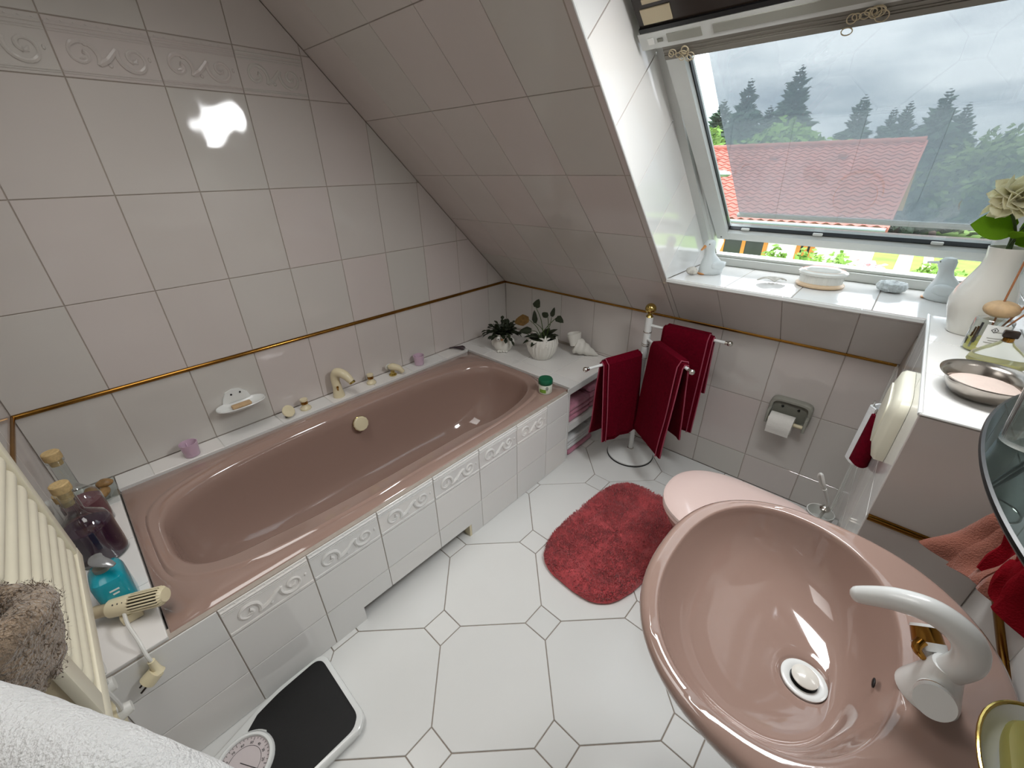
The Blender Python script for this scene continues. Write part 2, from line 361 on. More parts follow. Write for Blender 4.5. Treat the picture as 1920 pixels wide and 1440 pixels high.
def dedupe(poly):
    out = []
    for p in poly:
        if not out or (abs(p[0]-out[-1][0])+abs(p[1]-out[-1][1])) > 1e-4: out.append(p)
    if len(out) > 1 and (abs(out[0][0]-out[-1][0])+abs(out[0][1]-out[-1][1])) < 1e-4: out.pop()
    return out
TCACHE = {}
def tile(parent, poly, O, U, Vv, N, m, gap=0.0015, th=0.006, name='tile', bev=0.0012):
    """front face lies in the plane O,U,V; N points out of the wall"""
    poly = dedupe(poly)
    if len(poly) < 3: return None
    if area(poly) < 0: poly = poly[::-1]
    p0 = inset(poly, gap)
    if area(p0) < 2e-4: return None
    p1 = inset(p0, bev); O, U, Vv, N = Vector(O), Vector(U), Vector(Vv), Vector(N)
    cx = sum(p[0] for p in p0)/len(p0); cy = sum(p[1] for p in p0)/len(p0)
    key = (tuple((round(a-cx, 4), round(b-cy, 4)) for a, b in p0), tuple(round(c, 3) for c in (*U, *Vv)), m.name, th)
    org = O+U*cx+Vv*cy-N*th
    if key not in TCACHE:
        f = lambda a, b, h: U*(a-cx)+Vv*(b-cy)+N*h
        n = len(p0); V = [f(a, b, 0) for a, b in p0]+[f(a, b, th-bev) for a, b in p0]+[f(a, b, th) for a, b in p1]
        F = [tuple(range(2*n, 3*n))]
        for i in range(n):
            j = (i+1) % n; F.append((i, j, j+n, i+n)); F.append((i+n, j+n, j+2*n, i+2*n))
        TCACHE[key] = mesh_from('tile', (V, F), m, 25)
    o = bpy.data.objects.new(name, TCACHE[key]); COL.objects.link(o); WLOC[o.name] = org; o.parent = parent; o.location = org-WLOC[parent.name]
    return o
def rect(a0, a1, b0, b1): return [(a0, b0), (a1, b0), (a1, b1), (a0, b1)]
# ================================================================ THE ROOM SHELL
ZG = 0.8225; XR = 2.375; YN = -2.43; XB = 2.17; YB = -1.08; ZB = 1.10; ZS = 1.08; XW = 1.277
S2 = math.sqrt(0.5); X3 = (1, 0, 0); Y3 = (0, 1, 0); Z3 = (0, 0, 1)
ROWS = [0.4855, ZG-0.008, None, ZG+0.008, 1.1525, 1.4825, 1.8125]
def struct(name, vf, m): return ob(name, vf, m, smooth=False, kind='structure')
# ---- relief scroll (shared by all border tiles), drawn in a 0.25 x 0.125 field
RELIEF = {}
def relief_vf(w, h):
    def spiral(cx, cy, r0, turns, a0, sgn, n=26):
        return [(cx+r0*(1-0.78*i/n)*math.cos(a0+sgn*turns*2*PI*i/n), cy+r0*(1-0.78*i/n)*math.sin(a0+sgn*turns*2*PI*i/n)) for i in range(n+1)]
    parts = []
    cyA = h*0.42; r = h*0.30
    A = spiral(w*0.24, cyA, r, 1.25, -0.2*PI, 1); B = spiral(w*0.76, h*0.44, r*1.02, 1.25, 0.85*PI, 1)
    link = [A[0]]+[(w*0.40, h*0.28), (w*0.48, h*0.36), (w*0.56, h*0.50), B[0]]
    def add(pts, rad, k=6):
        P = [Vector((a, b, 0)) for a, b in pts]; parts.append(tube(P, rad, k, flat=0.8, up=(0, 0, 1)))
    add(A, [0.0066]*10+[0.005]*10+[0.006]*6+[0.0085]); add(B, [0.0066]*10+[0.005]*10+[0.006]*6+[0.0085])
    add([tuple(p)[:2] for p in smooth_path([(a, b, 0) for a, b in link], 5)], [0.005, 0.0085, 0.0075, 0.0066])
    parts.append(sph((w*0.49, h*0.26, 0), 0.0062, 8, 1, 1, 0.6)); parts.append(sph((w*0.31, h*0.60, 0), 0.006, 8, 1.3, 0.8, 0.6)); parts.append(sph((w*0.93, h*0.46, 0), 0.0055, 8, 0.8, 1.3, 0.6))
    add([(w*0.30, h*0.44), (w*0.27, h*0.36), (w*0.21, h*0.34)], [0.002, 0.006, 0.002]); add([(w*0.72, h*0.36), (w*0.78, h*0.38), (w*0.80, h*0.46)], [0.002, 0.006, 0.002])
    for b, rr in ((0.90, 0.0042), (0.82, 0.0026), (0.77, 0.0022), (0.09, 0.0030), (0.05, 0.0022)):
        P = [Vector((w*0.006, h*b, 0)), Vector((w*0.994, h*b, 0))]; parts.append(tube(P, rr, 6, flat=0.9, up=(0, 0, 1)))
    for k in range(9): parts.append(sph((w*(0.06+0.11*k), h*0.955, 0), 0.0026, 6, 1.6, 1, 0.6))
    return cat(*parts)
def add_relief(parent, a0, b0, w, h, O, U, Vv, N, m):
    key = (round(w, 3), round(h, 3), tuple(U), m.name); O, U, Vv, N = map(Vector, (O, U, Vv, N))
    if key not in RELIEF:
        V, F = relief_vf(w, h); RELIEF[key] = mesh_from('relief', ([U*p.x+Vv*p.y+N*(p.z+0.0002) for p in V], F), m, True)
    o = bpy.data.objects.new('relief', RELIEF[key]); COL.objects.link(o); o.parent = parent; org = O+U*a0+Vv*b0; WLOC[o.name] = org; o.location = org-WLOC[parent.name]
    return o

# ---- floor
floor = struct('floor', rbox(-0.1, XR+0.1, YN-0.1, 0.1, -0.12, -0.003), GROUTF)
fh = 0.0488; fe = 0.273; FR = [(0.85, YN), (XR, YN), (XR, 0), (0.85, 0)]
for i in range(-12, 13):
    for j in range(-12, 13):
        px = 1.188+(i+j)*fe; py = -1.635+(i-j)*fe
        if not (0.2 < px < 2.9 and -3.0 < py < 0.6): continue
        oc = [(px+a, py+b) for a, b in [(fh, -fh), (fe-fh, -fe+fh), (fe+fh, -fe+fh), (2*fe-fh, -fh), (2*fe-fh, fh), (fe+fh, fe-fh), (fe-fh, fe-fh), (fh, fh)]]
        for poly in (oc, [(px-fh, py-fh), (px+fh, py-fh), (px+fh, py+fh), (px-fh, py+fh)]):
            c = clip(poly, FR)
            if c: tile(floor, c, (0, 0, 0), X3, Y3, Z3, TILEF, gap=0.0018)
# ---- left wall (behind the bath)
wl = struct('wall_left', prism([(YN-0.1, 0), (0.1, 0), (0.0, ZG+0.0), (-1.5775, 2.4), (YN-0.1, 2.4)], -0.12, -0.003, 'x'), GROUT)
RL = [(YN, 0.4815), (0, 0.4815), (0, ZG), (-1.5775, 2.4), (YN, 2.4)]
ycols = [0.02]+[-0.176-0.25*k for k in range(10)]
ycols[-1] = YN
lrows = [(0.4815, ZG-0.007, 0), (ZG+0.007, 1.1525, 0), (1.1525, 1.4825, 0), (1.4825, 1.8125, 0), (1.8125, 1.9625, 1), (1.9625, 2.2925, 0), (2.2925, 2.4, 0)]
for z0, z1, bord in lrows:
    for k in range(len(ycols)-1):
        y1, y0 = ycols[k], ycols[k+1]; c = clip(rect(y0, y1, z0, z1), RL)
        if not c: continue
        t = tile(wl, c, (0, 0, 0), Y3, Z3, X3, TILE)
        if bord and t and area(dedupe(c)) > 0.0372: add_relief(t, y0+0.002, z0+0.004, 0.246, 0.142, (0, 0, 0), Y3, Z3, X3, TILE)
# ---- knee wall below the window
ww = struct('wall_window', rbox(-0.1, XR+0.1, 0.003, 0.1, 0, ZG+0.06), GROUT)
for z0, z1 in ((0, 0.1685), (0.1685, 0.4955), (0.4955, ZG-0.007)):
    for k in range(9):
        x0, x1 = 0.25*k, min(0.25*(k+1), XB)
        if x1 <= 0.94 and z0 < 0.45: continue
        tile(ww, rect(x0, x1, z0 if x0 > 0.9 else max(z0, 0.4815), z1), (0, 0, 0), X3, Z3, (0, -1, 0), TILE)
# ---- sloping ceiling with the window opening, then the flat ceiling
NO = Vector((0, S2, S2))
def slope_slab(x0, x1, s0, s1, d0=0.003, d1=0.07):
    P = lambda s, d: (-S2*s+S2*d, ZG+S2*s+S2*d)
    return prism([P(s0, d0), P(s0, d1), P(s1, d1), P(s1, d0)], x0, x1, 'x')
SH = 1.584; SW = 0.364; ST = (2.4-ZG)/S2
ceil = struct('ceiling', cat(slope_slab(-0.1, XW-0.012, -0.02, ST+0.1), slope_slab(XW-0.012, XR+0.05, -0.02, 0.288), slope_slab(XW-0.012, XR+0.05, SH, ST+0.1), rbox(-0.1, XR+0.1, YN-0.1, -1.5, 2.403, 2.5)), GROUT)
SU = X3; SV = (0, -S2, S2); SN = (0, -S2, -S2)
for x0, x1, s0, s1 in ((0, XW, 0, ST), (XW, XR, 0, SW), (XW, XR, SH, ST)):
    for j in range(7):
        for k in range(10):
            a0, a1 = max(0.25*k, x0), min(0.25*(k+1), x1); b0, b1 = max(0.3276*j, s0), min(0.3276*(j+1), s1)
            if j == 0: b0 = max(b0, 0.006)
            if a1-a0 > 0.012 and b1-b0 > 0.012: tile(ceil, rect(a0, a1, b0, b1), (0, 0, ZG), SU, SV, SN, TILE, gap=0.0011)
for i in range(8): tile(ceil, rect(-2.4+0.3*i, -2.1+0.3*i, YN, -1.58), (0, 0, 2.4), (-1, 0, 0), Y3, (0, 0, -1), TILEW)
# ---- window reveal on the left, sill, head lining
fr = lambda y: 1.113-0.8935*(y-0.225)
RV = [(-0.257, ZS), (0.262, ZS), (-0.742, fr(-0.742)), (-1.12, 1.9425)]
rv = struct('wall_reveal', prism(RV, XW-0.06, XW-0.003, 'x'), GROUT)
yk = [-0.10-0.182*k for k in range(8)]
for k in range(-2, 7):
    y0 = -0.285-0.182*(k-1); y1 = -0.285-0.182*k
    band = [(y0-0.2, 0.8225-y0-0.2), (y0+1, 0.8225-y0+1), (y1+1, 0.8225-y1+1), (y1-0.2, 0.8225-y1-0.2)]
    c = clip(band, RV)
    if c: tile(rv, c, (XW, 0, 0), Y3, Z3, X3, TILEW)
sill = struct('wall_sill', prism([(-0.2500, ZS-0.003), (-0.193, ZS-0.06), (0.30, ZS-0.06), (0.30, ZS-0.003)], XW-0.05, XR, 'x'), GROUT)
for x0, x1 in ((XW, 1.527), (1.527, 1.777), (1.777, 2.027), (2.027, 2.277), (2.277, XR)): tile(sill, rect(x0, x1, -0.257, 0.205), (0, 0, ZS), X3, Y3, Z3, TILEW)
ob('nosing', rbox(XW, XB, -0.262, -0.256, ZS-0.012, ZS+0.001, 0.0015), WHITE, sill, smooth=False)
head = struct('wall_head', prism([(-1.12, 1.945), (-0.62, 2.0), (-0.62, 2.06), (-1.16, 2.0)], XW-0.05, XR, 'x'), PLASTER)
P0 = Vector((XW-0.001, -0.257, ZS)); P1 = Vector((XW-0.001, -1.12, 1.9425))
t1 = ob('trim_1', tube([P0, P1], 0.004, 8), WHITE, kind='structure')
# ---- right wall
RW = [(-0.262, ZS), (0.67, fr(-0.67)), (1.6, 2.4), (2.43, 2.4), (2.43, 0), (0.0, 0)]
RW = RW[::-1] if area(RW) < 0 else RW
wr = struct('wall_right', prism([(-a, b) for a, b in RW], XR+0.003, XR+0.12, 'x'), GROUT)
for z0, z1 in ((0, 0.1685), (0.1685, 0.4955), (0.4955, ZG-0.007), (ZG+0.007, 1.1525), (1.1525, 1.4825), (1.4825, 1.8125), (1.8125, 2.1425), (2.1425, 2.4)):
    for k in range(-2, 10):
        u0, u1 = 0.08+0.25*k, 0.08+0.25*(k+1)
        if u1 < 1.0 and z1 < 1.05: continue
        c = clip(rect(u0, u1, z0, z1), RW)
        if c: tile(wr, c, (XR, 0, 0), (0, -1, 0), Z3, (-1, 0, 0), TILEW)
# ---- near wall behind the camera's left
wn = struct('wall_near', rbox(-0.1, XR+0.1, YN-0.12, YN-0.003, 0, 2.5), GROUT)
for z0, z1 in ((0, 0.1685), (0.1685, 0.4955), (0.4955, ZG-0.007), (ZG+0.007, 1.1525), (1.1525, 1.4825), (1.4825, 1.8125), (1.8125, 2.1425), (2.1425, 2.4)):
    for k in range(10):
        x0, x1 = 0.25*k, min(0.25*(k+1), XR)
        if x1 < 0.95 and z1 < 0.5: continue
        tile(wn, rect(-x1, -x0, z0 if x0 >= 0.95 else max(z0, 0.4815), z1), (0, YN, 0), (-1, 0, 0), Z3, Y3, TILE)
# ---- boxed-in cistern beside the right wall
wb = struct('wall_cistern_box', cat(rbox(XB+0.003, XR+0.01, YB+0.003, -0.262, 0, ZB-0.003), rbox(XB+0.003, XR+0.01, -0.262, 0.01, 0, 1.0)), GROUT)
for z0, z1 in ((0, 0.1685), (0.1685, 0.4955), (0.4955, ZG-0.007), (ZG+0.004, ZB-0.004)):
    tile(wb, rect(XB, XR, z0, z1), (0, YB, 0), X3, Z3, (0, -1, 0), TILE)
for z0, z1 in ((0, 0.1685), (0.1685, 0.4955), (0.4955, ZG), (ZG, ZB-0.004)):
    for u0, u1 in ((0, 0.33), (0.33, 0.58), (0.58, 0.83), (0.83, -YB)): tile(wb, rect(0.262 if (u0 == 0 and z1 > 1.0) else u0, u1, z0, z1), (XB, 0, 0), (0, -1, 0), Z3, (-1, 0, 0), TILEW)
for y0, y1 in ((-1.076, -0.83), (-0.83, -0.56), (-0.56, -0.264)): tile(wb, rect(XB+0.004, XR, y0, y1), (0, 0, ZB), X3, Y3, Z3, TILEW)
ob('edge_strip', cat(tube([(XB+0.001, YB, ZB-0.001), (XB+0.001, -0.262, ZB-0.001)], 0.004, 8), tube([(XB, YB+0.001, ZB-0.001), (XR, YB+0.001, ZB-0.001)], 0.003, 8)), WHITE, wb)
# ---- brass bead trims
def bead(n, pts): return ob('trim_%d' % n, cat(*[tube([a, b], 0.0085, 10) for a, b in zip(pts, pts[1:])]), GOLD, kind='structure')
bead(2, [(0, YN+0.002, ZG), (0, -0.004, ZG)])
for y in (-0.8, -1.05, -1.55, -2.1): pass
bead(3, [(0.004, 0, ZG), (XB-0.004, 0, ZG)])
bead(4, [(0.003, YN, ZG), (0.92, YN, ZG)])
bead(5, [(XB+0.003, YB, ZG), (XR-0.003, YB, ZG)])
bead(6, [(XR, YB-0.004, ZG), (XR, -2.38, ZG)])
ob('trim_7', tube([(XB-0.002, -0.003, 0.01), (XB-0.002, -0.003, ZG+0.004)], 0.0045, 8), WHITEP, kind='structure')
# ---- tiled bath surround: apron in front, ledges behind and at the near end
XA = 0.945
ap = struct('wall_bath_apron', cat(rbox(0.905, XA-0.003, YN, -1.81, 0, 0.468), rbox(0.905, XA-0.003, -1.81, -1.256, 0.07, 0.468), rbox(0.905, XA-0.003, -1.256, -0.515, 0, 0.468), rbox(0.80, 0.82, -1.82, -1.25, 0, 0.12)), GROUT)
acol = [YN, -2.183, -1.934, -1.684, -1.434, -1.184, -0.934, -0.70, -0.515]
for k in range(8):
    y0, y1 = acol[k], acol[k+1]
    for r, (z0, z1) in enumerate(((0, 0.17), (0.17, 0.342), (0.342, 0.466))):
        if r == 0 and y1 > -1.81 and y0 < -1.256:
            g = 0.0015; poly = [(max(y0, -9)+g, 0.0), (y1-g, 0.0), (y1-g, z1-g), (y0+g, z1-g)]
            if y0 < -1.81: poly = [(y0+g, 0), (-1.81, 0), (-1.81, 0.07), (y1-g, 0.07), (y1-g, z1-g), (y0+g, z1-g)]
            elif y1 > -1.256: poly = [(-1.256, 0), (y1-g, 0), (y1-g, z1-g), (y0+g, z1-g), (y0+g, 0.07), (-1.256, 0.07)]
            else: poly = [(y0+g, 0.07), (y1-g, 0.07), (y1-g, z1-g), (y0+g, z1-g)]
            ob('tile', prism(poly, XA-0.008, XA, 'x'), TILEW, ap, smooth=False); continue
        if k in (0, 7) and r == 2:
            pass
        t = tile(ap, rect(y0, y1, z0, z1), (XA, 0, 0), Y3, Z3, X3, TILEW)
        if r == 2 and 0 < k < 7: add_relief(t, y0+0.002, z0+0.003, y1-y0-0.004, z1-z0-0.006, (XA, 0, 0), Y3, Z3, X3, TILEW)
ob('corner_strip', tube([(XA-0.002, -0.513, 0.0), (XA-0.002, -0.513, 0.44)], 0.0035, 8), WHITE, ap)
ob('toe_board', rbox(0.905, XA-0.001, -1.268, -1.256, 0.0, 0.07), CREAM, ap, smooth=False)
lg = struct('wall_bath_ledge', cat(rbox(0.0, 0.11, -2.285, -0.495, 0, 0.477), rbox(0, 0.94, YN, -2.29, 0, 0.477), rbox(0, 0.935, -0.485, 0.0, 0.437, 0.477), rbox(0.0, 0.935, -0.512, -0.482, 0, 0.44), rbox(0.40, 0.42, -0.485, 0.0, 0, 0.44), rbox(0.40, 0.932, -0.485, 0.0, 0.19, 0.232), rbox(0.40, 0.93, -0.012, 0.0, 0, 0.44)), PLASTER)
for k in range(len(ycols)-1):
    y1, y0 = min(ycols[k], -0.488), max(ycols[k+1], -2.287)
    if y1-y0 > 0.02: tile(lg, rect(0.0, 0.112, y0, y1), (0, 0, 0.4805), X3, Y3, Z3, TILEW)
for x0, x1 in ((0, 0.25), (0.25, 0.5), (0.5, 0.75), (0.75, 0.94)):
    for y0, y1 in ((-0.488, -0.40), (-0.40, -0.085), (-0.085, 0)): tile(lg, rect(x0, x1, y0, y1), (0, 0, 0.4805), X3, Y3, Z3, TILEW)
for x0, x1 in ((0, 0.2), (0.2, 0.45), (0.45, 0.7), (0.7, 0.944)): tile(lg, rect(x0, x1, YN, -2.289), (0, 0, 0.4805), X3, Y3, Z3, TILEW)
ob('edge_strip', cat(rbox(0.936, 0.942, -0.512, 0, 0.442, 0.4812, 0.001), rbox(0.932, 0.938, -0.482, 0, 0.188, 0.234, 0.001)), WHITE, lg, smooth=False)

# ================================================================ WINDOW
win = root('window_1', (1.83, 0.2, ZS), kind='structure')
FA = Vector((-0.7457, 0.6663)); FN = Vector((0.6663, 0.7457)); F0 = Vector((0.225, 1.113))
SA = Vector((-0.8007, 0.599)); SNn = Vector((0.599, 0.8007)); S0 = Vector((0.169, 1.214))
def an(O, A, N, a0, a1, n0, n1): return [tuple(O+A*a+N*n) for a, n in ((a0, n0), (a1, n0), (a1, n1), (a0, n1))]
def memb(name, O, A, N, a0, a1, n0, n1, x0, x1, m, parent): return ob(name, prism(an(O, A, N, a0, a1, n0, n1), x0, x1, 'x'), m, parent, smooth=False)
memb('frame_side', F0, FA, FN, -0.03, 1.22, -0.004, 0.11, XW, 1.312, PVC, win)
memb('frame_side_lip', F0, FA, FN, -0.02, 1.22, 0.02, 0.11, 1.312, 1.322, PVC, win)
memb('frame_side', F0, FA, FN, -0.03, 1.22, -0.004, 0.11, 2.340, XR, PVC, win)
ob('frame_bottom', cat(rbox(XW, XR, 0.203, 0.30, ZS, 1.118, 0.004), rbox(XW, XR, 0.215, 0.30, 1.118, 1.132, 0.004)), PVC, win, smooth=False)
memb('frame_top', F0, FA, FN, 1.17, 1.26, 0.0, 0.12, XW, XR, PVC, win)
sash = root('sash', (1.83, S0.x, S0.y), parent=win)
for x0, x1 in ((1.330, 1.384), (2.268, 2.322)):
    memb('stile', S0, SA, SNn, 0, 1.165, 0.0, 0.052, x0, x1, PVC, sash)
memb('bottom_rail', S0, SA, SNn, 0, 0.058, 0.001, 0.051, 1.384, 2.268, PVC, sash)
memb('top_rail', S0, SA, SNn, 1.10, 1.165, 0.001, 0.051, 1.384, 2.268, PVC, sash)
memb('gasket', S0, SA, SNn, 0.058, 0.064, 0.02, 0.036, 1.384, 2.268, BLACKP, sash)
memb('gasket', S0, SA, SNn, 0.058, 1.10, 0.022, 0.036, 1.384, 1.388, BLACKP, sash)
memb('cladding', S0, SA, SNn, -0.03, 0.012, 0.052, 0.085, 1.322, 2.33, ALU, sash)
memb('pane', S0, SA, SNn, 0.055, 1.105, 0.034, 0.038, 1.38, 2.272, PANE, win)
memb('mesh_awning', S0, SA, SNn, 0.05, 1.16, 0.095, 0.0962, 1.408, 2.36, SCREEN, win)
memb('awning_bar', S0, SA, SNn, 0.062, 0.080, 0.085, 0.10, 1.40, 2.36, GREYP, win)
for x in (1.46, 1.75, 2.13): ob('clip', rbox(x-0.018, x+0.018, (S0+SA*0.066+SNn*0.02).x-0.006, (S0+SA*0.066+SNn*0.02).x+0.006, (S0+SA*0.066+SNn*0.02).y-0.003, (S0+SA*0.066+SNn*0.02).y+0.008, 0.003), WHITEP, sash)
for x in (1.352, 2.296): ob('screw', sph((x, (S0+SA*0.02).x, (S0+SA*0.02).y), 0.004, 8), BLACKP, sash)
# control bar along the top of the sash, its rating plate, and the dark ventilation flap above
cb = memb('control_bar', S0, SA, SNn, 1.108, 1.158, -0.036, -0.004, 1.292, 2.345, PVC, win)
memb('recess_panel', S0, SA, SNn, 1.121, 1.146, -0.038, -0.0355, 1.375, 1.47, GREYP, cb)
memb('recess_panel', S0, SA, SNn, 1.121, 1.146, -0.038, -0.0355, 1.50, 1.86, GREYP, cb)
memb('rating_plate', S0, SA, SNn, 1.124, 1.143, -0.0385, -0.0355, 1.318, 1.335, WHITEP, cb)
memb('plate_mark', S0, SA, SNn, 1.128, 1.138, -0.039, -0.0375, 1.346, 1.362, GREYPD, cb)
vf_ = memb('vent_flap', S0, SA, SNn, 1.166, 1.262, -0.03, 0.05, 1.302, 2.345, DBROWN, win)
memb('flap_opening', S0, SA, SNn, 1.180, 1.222, -0.033, -0.028, 1.318, 1.40, CREAMD, vf_)
memb('flap_rib', S0, SA, SNn, 1.236, 1.248, -0.034, -0.028, 1.33, 2.3, CREAMD, vf_)
memb('flap_lip', S0, SA, SNn, 1.160, 1.172, -0.036, -0.026, 1.30, 2.345, BLACKP, vf_)
bl = root('blind', (1.83, (S0+SA*1.0).x, (S0+SA*1.0).y), parent=win)
for k in range(5): memb('slat', S0, SA, SNn, 1.081+0.0055*k, 1.0858+0.0055*k, -0.035+0.0012*(k % 2), -0.006, 1.352, 2.31, GREYBL, bl)
memb('bottom_bar', S0, SA, SNn, 1.066, 1.0805, -0.037, -0.004, 1.352, 2.31, GREYBL, bl)
def lace(cx, sc, lab):
    r_ = root('lace_clip', (cx, (S0+SA*1.07-SNn*0.045).x, (S0+SA*1.07-SNn*0.045).y), lab, 'clip', 'lace clips hooked on the blind')
    R3 = Matrix(((1, 0, 0, 0), (0, SA.x, -SNn.x, 0), (0, SA.y, -SNn.y, 0), (0, 0, 0, 1)))
    rn = random.Random(int(cx*100)); o3 = Vector((cx, (S0+SA*1.072-SNn*0.042).x, (S0+SA*1.072-SNn*0.042).y))
    for k in range(9):
        q = Vector((rn.uniform(-0.035, 0.035)*sc, rn.uniform(-0.010, 0.028)*sc, 0.0)); m4 = TRL(*o3) @ R3 @ TRL(*q) @ ROT(rn.uniform(-0.4, 0.4), 'X')
        ob('loop', torus((0, 0, 0), rn.uniform(0.007, 0.012)*sc, 0.0013, 16, 6, m4), CREAMD, r_)
    return r_
lace(1.405, 0.9, 'small curly lace clip at the left end of the grey blind'); lace(1.83, 1.1, 'larger curly lace clip on the middle of the grey blind')
# ================================================================ BATH
def sst(a, b, x): t = max(0, min(1, (x-a)/(b-a))); return t*t*(3-2*t)
TX, TY = 0.52, -1.388
def waist(p):
    if p.x > 0.53: p = Vector((0.53+(p.x-0.53)*(1-0.11*sst(-0.92, -1.15, p.y)*(1-sst(-1.95, -2.2, p.y))), p.y, p.z))
    return p
N_ = 120
def boxring(z, ax, ay, cr=0.008):
    R = []
    for j in range(N_):
        c, s = math.cos(2*PI*j/N_), math.sin(2*PI*j/N_); m_ = max(abs(c), abs(s)); R.append(Vector((TX+ax*c/m_, TY+ay*s/m_, z)))
    return R
rg = [boxring(0.425, 0.402, 0.894), boxring(0.458, 0.406, 0.8985), boxring(0.4675, 0.4045, 0.897), boxring(0.472, 0.399, 0.8915),
      superring(0.528, -1.382, 0.4720, 0.356, 0.876, 4.5, N_), superring(0.528, -1.382, 0.4705, 0.353, 0.873, 4.4, N_), superring(0.529, -1.381, 0.4765, 0.347, 0.868, 4.2, N_), superring(0.529, -1.381, 0.4765, 0.341, 0.862, 4.0, N_), superring(0.53, -1.38, 0.4705, 0.334, 0.856, 3.8, N_)]
rg += [superring(0.53, -1.38, 0.4700, 0.320, 0.848, 3.5, N_, waist), superring(0.53, -1.38, 0.4655, 0.311, 0.840, 3.5, N_, waist), superring(0.53, -1.38, 0.456, 0.305, 0.834, 3.4, N_, waist)]
for f in (0.08, 0.18, 0.3, 0.45, 0.6, 0.72, 0.82, 0.9, 0.95, 0.985, 1.0):
    ang = f*PI/2; zz = 0.456-0.385*math.sin(ang)**0.95 if f < 1 else 0.068
    k = math.cos(ang); ax = 0.165+(0.303-0.165)*k**0.55 if k > 0.001 else 0.15; ay = 0.50+(0.832-0.50)*(k**0.8 if k > 0.001 else 0)
    rg.append(superring(0.53, -1.38, zz, ax, ay, 2.6+0.8*k, N_, lambda p, q=k: Vector((p.x+(waist(p).x-p.x)*q, p.y, p.z))))
rg += [superring(0.53, -1.38, 0.066, 0.10, 0.42, 2.4, N_), superring(0.53, -1.38, 0.064, 0.02, 0.2, 2.0, N_)]
bath = ob('bathtub', loft(rg, False, True), ROSE, smooth=50, label='long dusty-rose bathtub set in the white tiled surround', cat='bathtub')
md = bath.modifiers.new('thick', 'SOLIDIFY'); md.thickness = 0.006; md.offset = -1
mo = TRL(0.236, -1.367, 0.382) @ ROT(PI/2-0.25, 'Y')
kn = ob('overflow_knob', lathe([(0.012, -0.012), (0.014, 0), (0.035, 0.004), (0.0385, 0.008), (0.0385, 0.018), (0.034, 0.0225), (0.0, 0.0235)], 36, m=mo, rmod=lambda a, z: 1+0.022*math.cos(12*a)), CREAM, bath, label='cream scalloped overflow knob')
ob('rim', lathe([(0.0375, 0.0035), (0.0398, 0.005), (0.0398, 0.0075), (0.0375, 0.009)], 36, m=mo), GOLDP, kn)
ob('drain', lathe([(0.03, 0), (0.03, 0.004), (0.0, 0.006)], 24, (0.53, -1.36, 0.066)), CREAM, bath)

# taps on the back ledge
ZL = 0.481
def valve(y, x, lab):
    r_ = root('bath_valve', (x, y, ZL), lab, 'tap', 'cream tap knobs on the bath ledge')
    ob('base', lathe([(0.026, 0), (0.026, 0.008), (0.02, 0.014), (0.015, 0.02), (0.015, 0.03)], 24, (x, y, ZL)), CREAM, r_)
    ob('band', lathe([(0.0165, 0.03), (0.0165, 0.046)], 24, (x, y, ZL)), GOLD, r_); ob('knob', lathe([(0.0175, 0.046), (0.018, 0.052), (0.017, 0.057), (0.0, 0.058)], 24, (x, y, ZL)), CREAM, r_)
valve(-1.545, 0.058, 'cream bath tap knob with brass band, between the tilted disc and the spout'); valve(-1.175, 0.058, 'cream bath tap knob with brass band, between the spout and the hand shower')
sp = root('bath_spout', (0.062, -1.365, ZL), 'cream swan-neck bath spout with brass lever on the ledge', 'tap')
ob('body', cat(lathe([(0.030, 0), (0.029, 0.012), (0.024, 0.04), (0.021, 0.07)], 24, (0.060, -1.368, ZL)),
   tube(smooth_path([(0.060, -1.368, ZL+0.055), (0.052, -1.366, ZL+0.10), (0.066, -1.355, ZL+0.135), (0.105, -1.335, ZL+0.128), (0.135, -1.318, ZL+0.092)], 6), [0.021, 0.023, 0.025, 0.023, 0.017], 18)), CREAM, sp)
ob('nozzle', tube([(0.135, -1.318, ZL+0.093), (0.139, -1.316, ZL+0.084)], 0.0165, 16), GOLDP, sp)
ob('lever', tube([(0.078, -1.375, ZL+0.042), (0.090, -1.378, ZL+0.068)], [0.004, 0.0075, 0.006], 10), GOLD, sp)
dk = root('plug_disc', (0.07, -1.635, ZL), 'cream round disc tilted on its stalk, nearest of the bath fittings', 'tap')
ob('stalk', tube([(0.066, -1.642, ZL), (0.066, -1.642, ZL+0.022)], 0.007, 10), DBROWN, dk)
ob('disc', lathe([(0.008, -0.012), (0.029, -0.002), (0.030, 0.004), (0.027, 0.007), (0, 0.008)], 28, m=TRL(0.078, -1.632, ZL+0.033) @ ROT(1.0, 'Y') @ ROT(-0.25, 'X')), CREAM, dk)
hs = root('hand_shower', (0.07, -1.02, ZL), 'small cream hand shower resting in its brass holder on the ledge', 'shower')
ob('holder', lathe([(0.022, 0), (0.022, 0.006), (0.012, 0.012), (0.012, 0.026)], 20, (0.06, -1.035, ZL)), GOLDP, hs)
ob('head', tube(smooth_path([(0.045, -1.045, ZL+0.05), (0.062, -1.03, ZL+0.052), (0.085, -1.005, ZL+0.04), (0.10, -0.99, ZL+0.015)], 5), [0.014, 0.021, 0.018, 0.012], 16), CREAM, hs)
ob('face', lathe([(0.02, 0), (0.02, 0.004), (0, 0.005)], 20, m=TRL(0.044, -1.047, ZL+0.052) @ ROT(-1.2, 'Y')), WHITEP, hs)
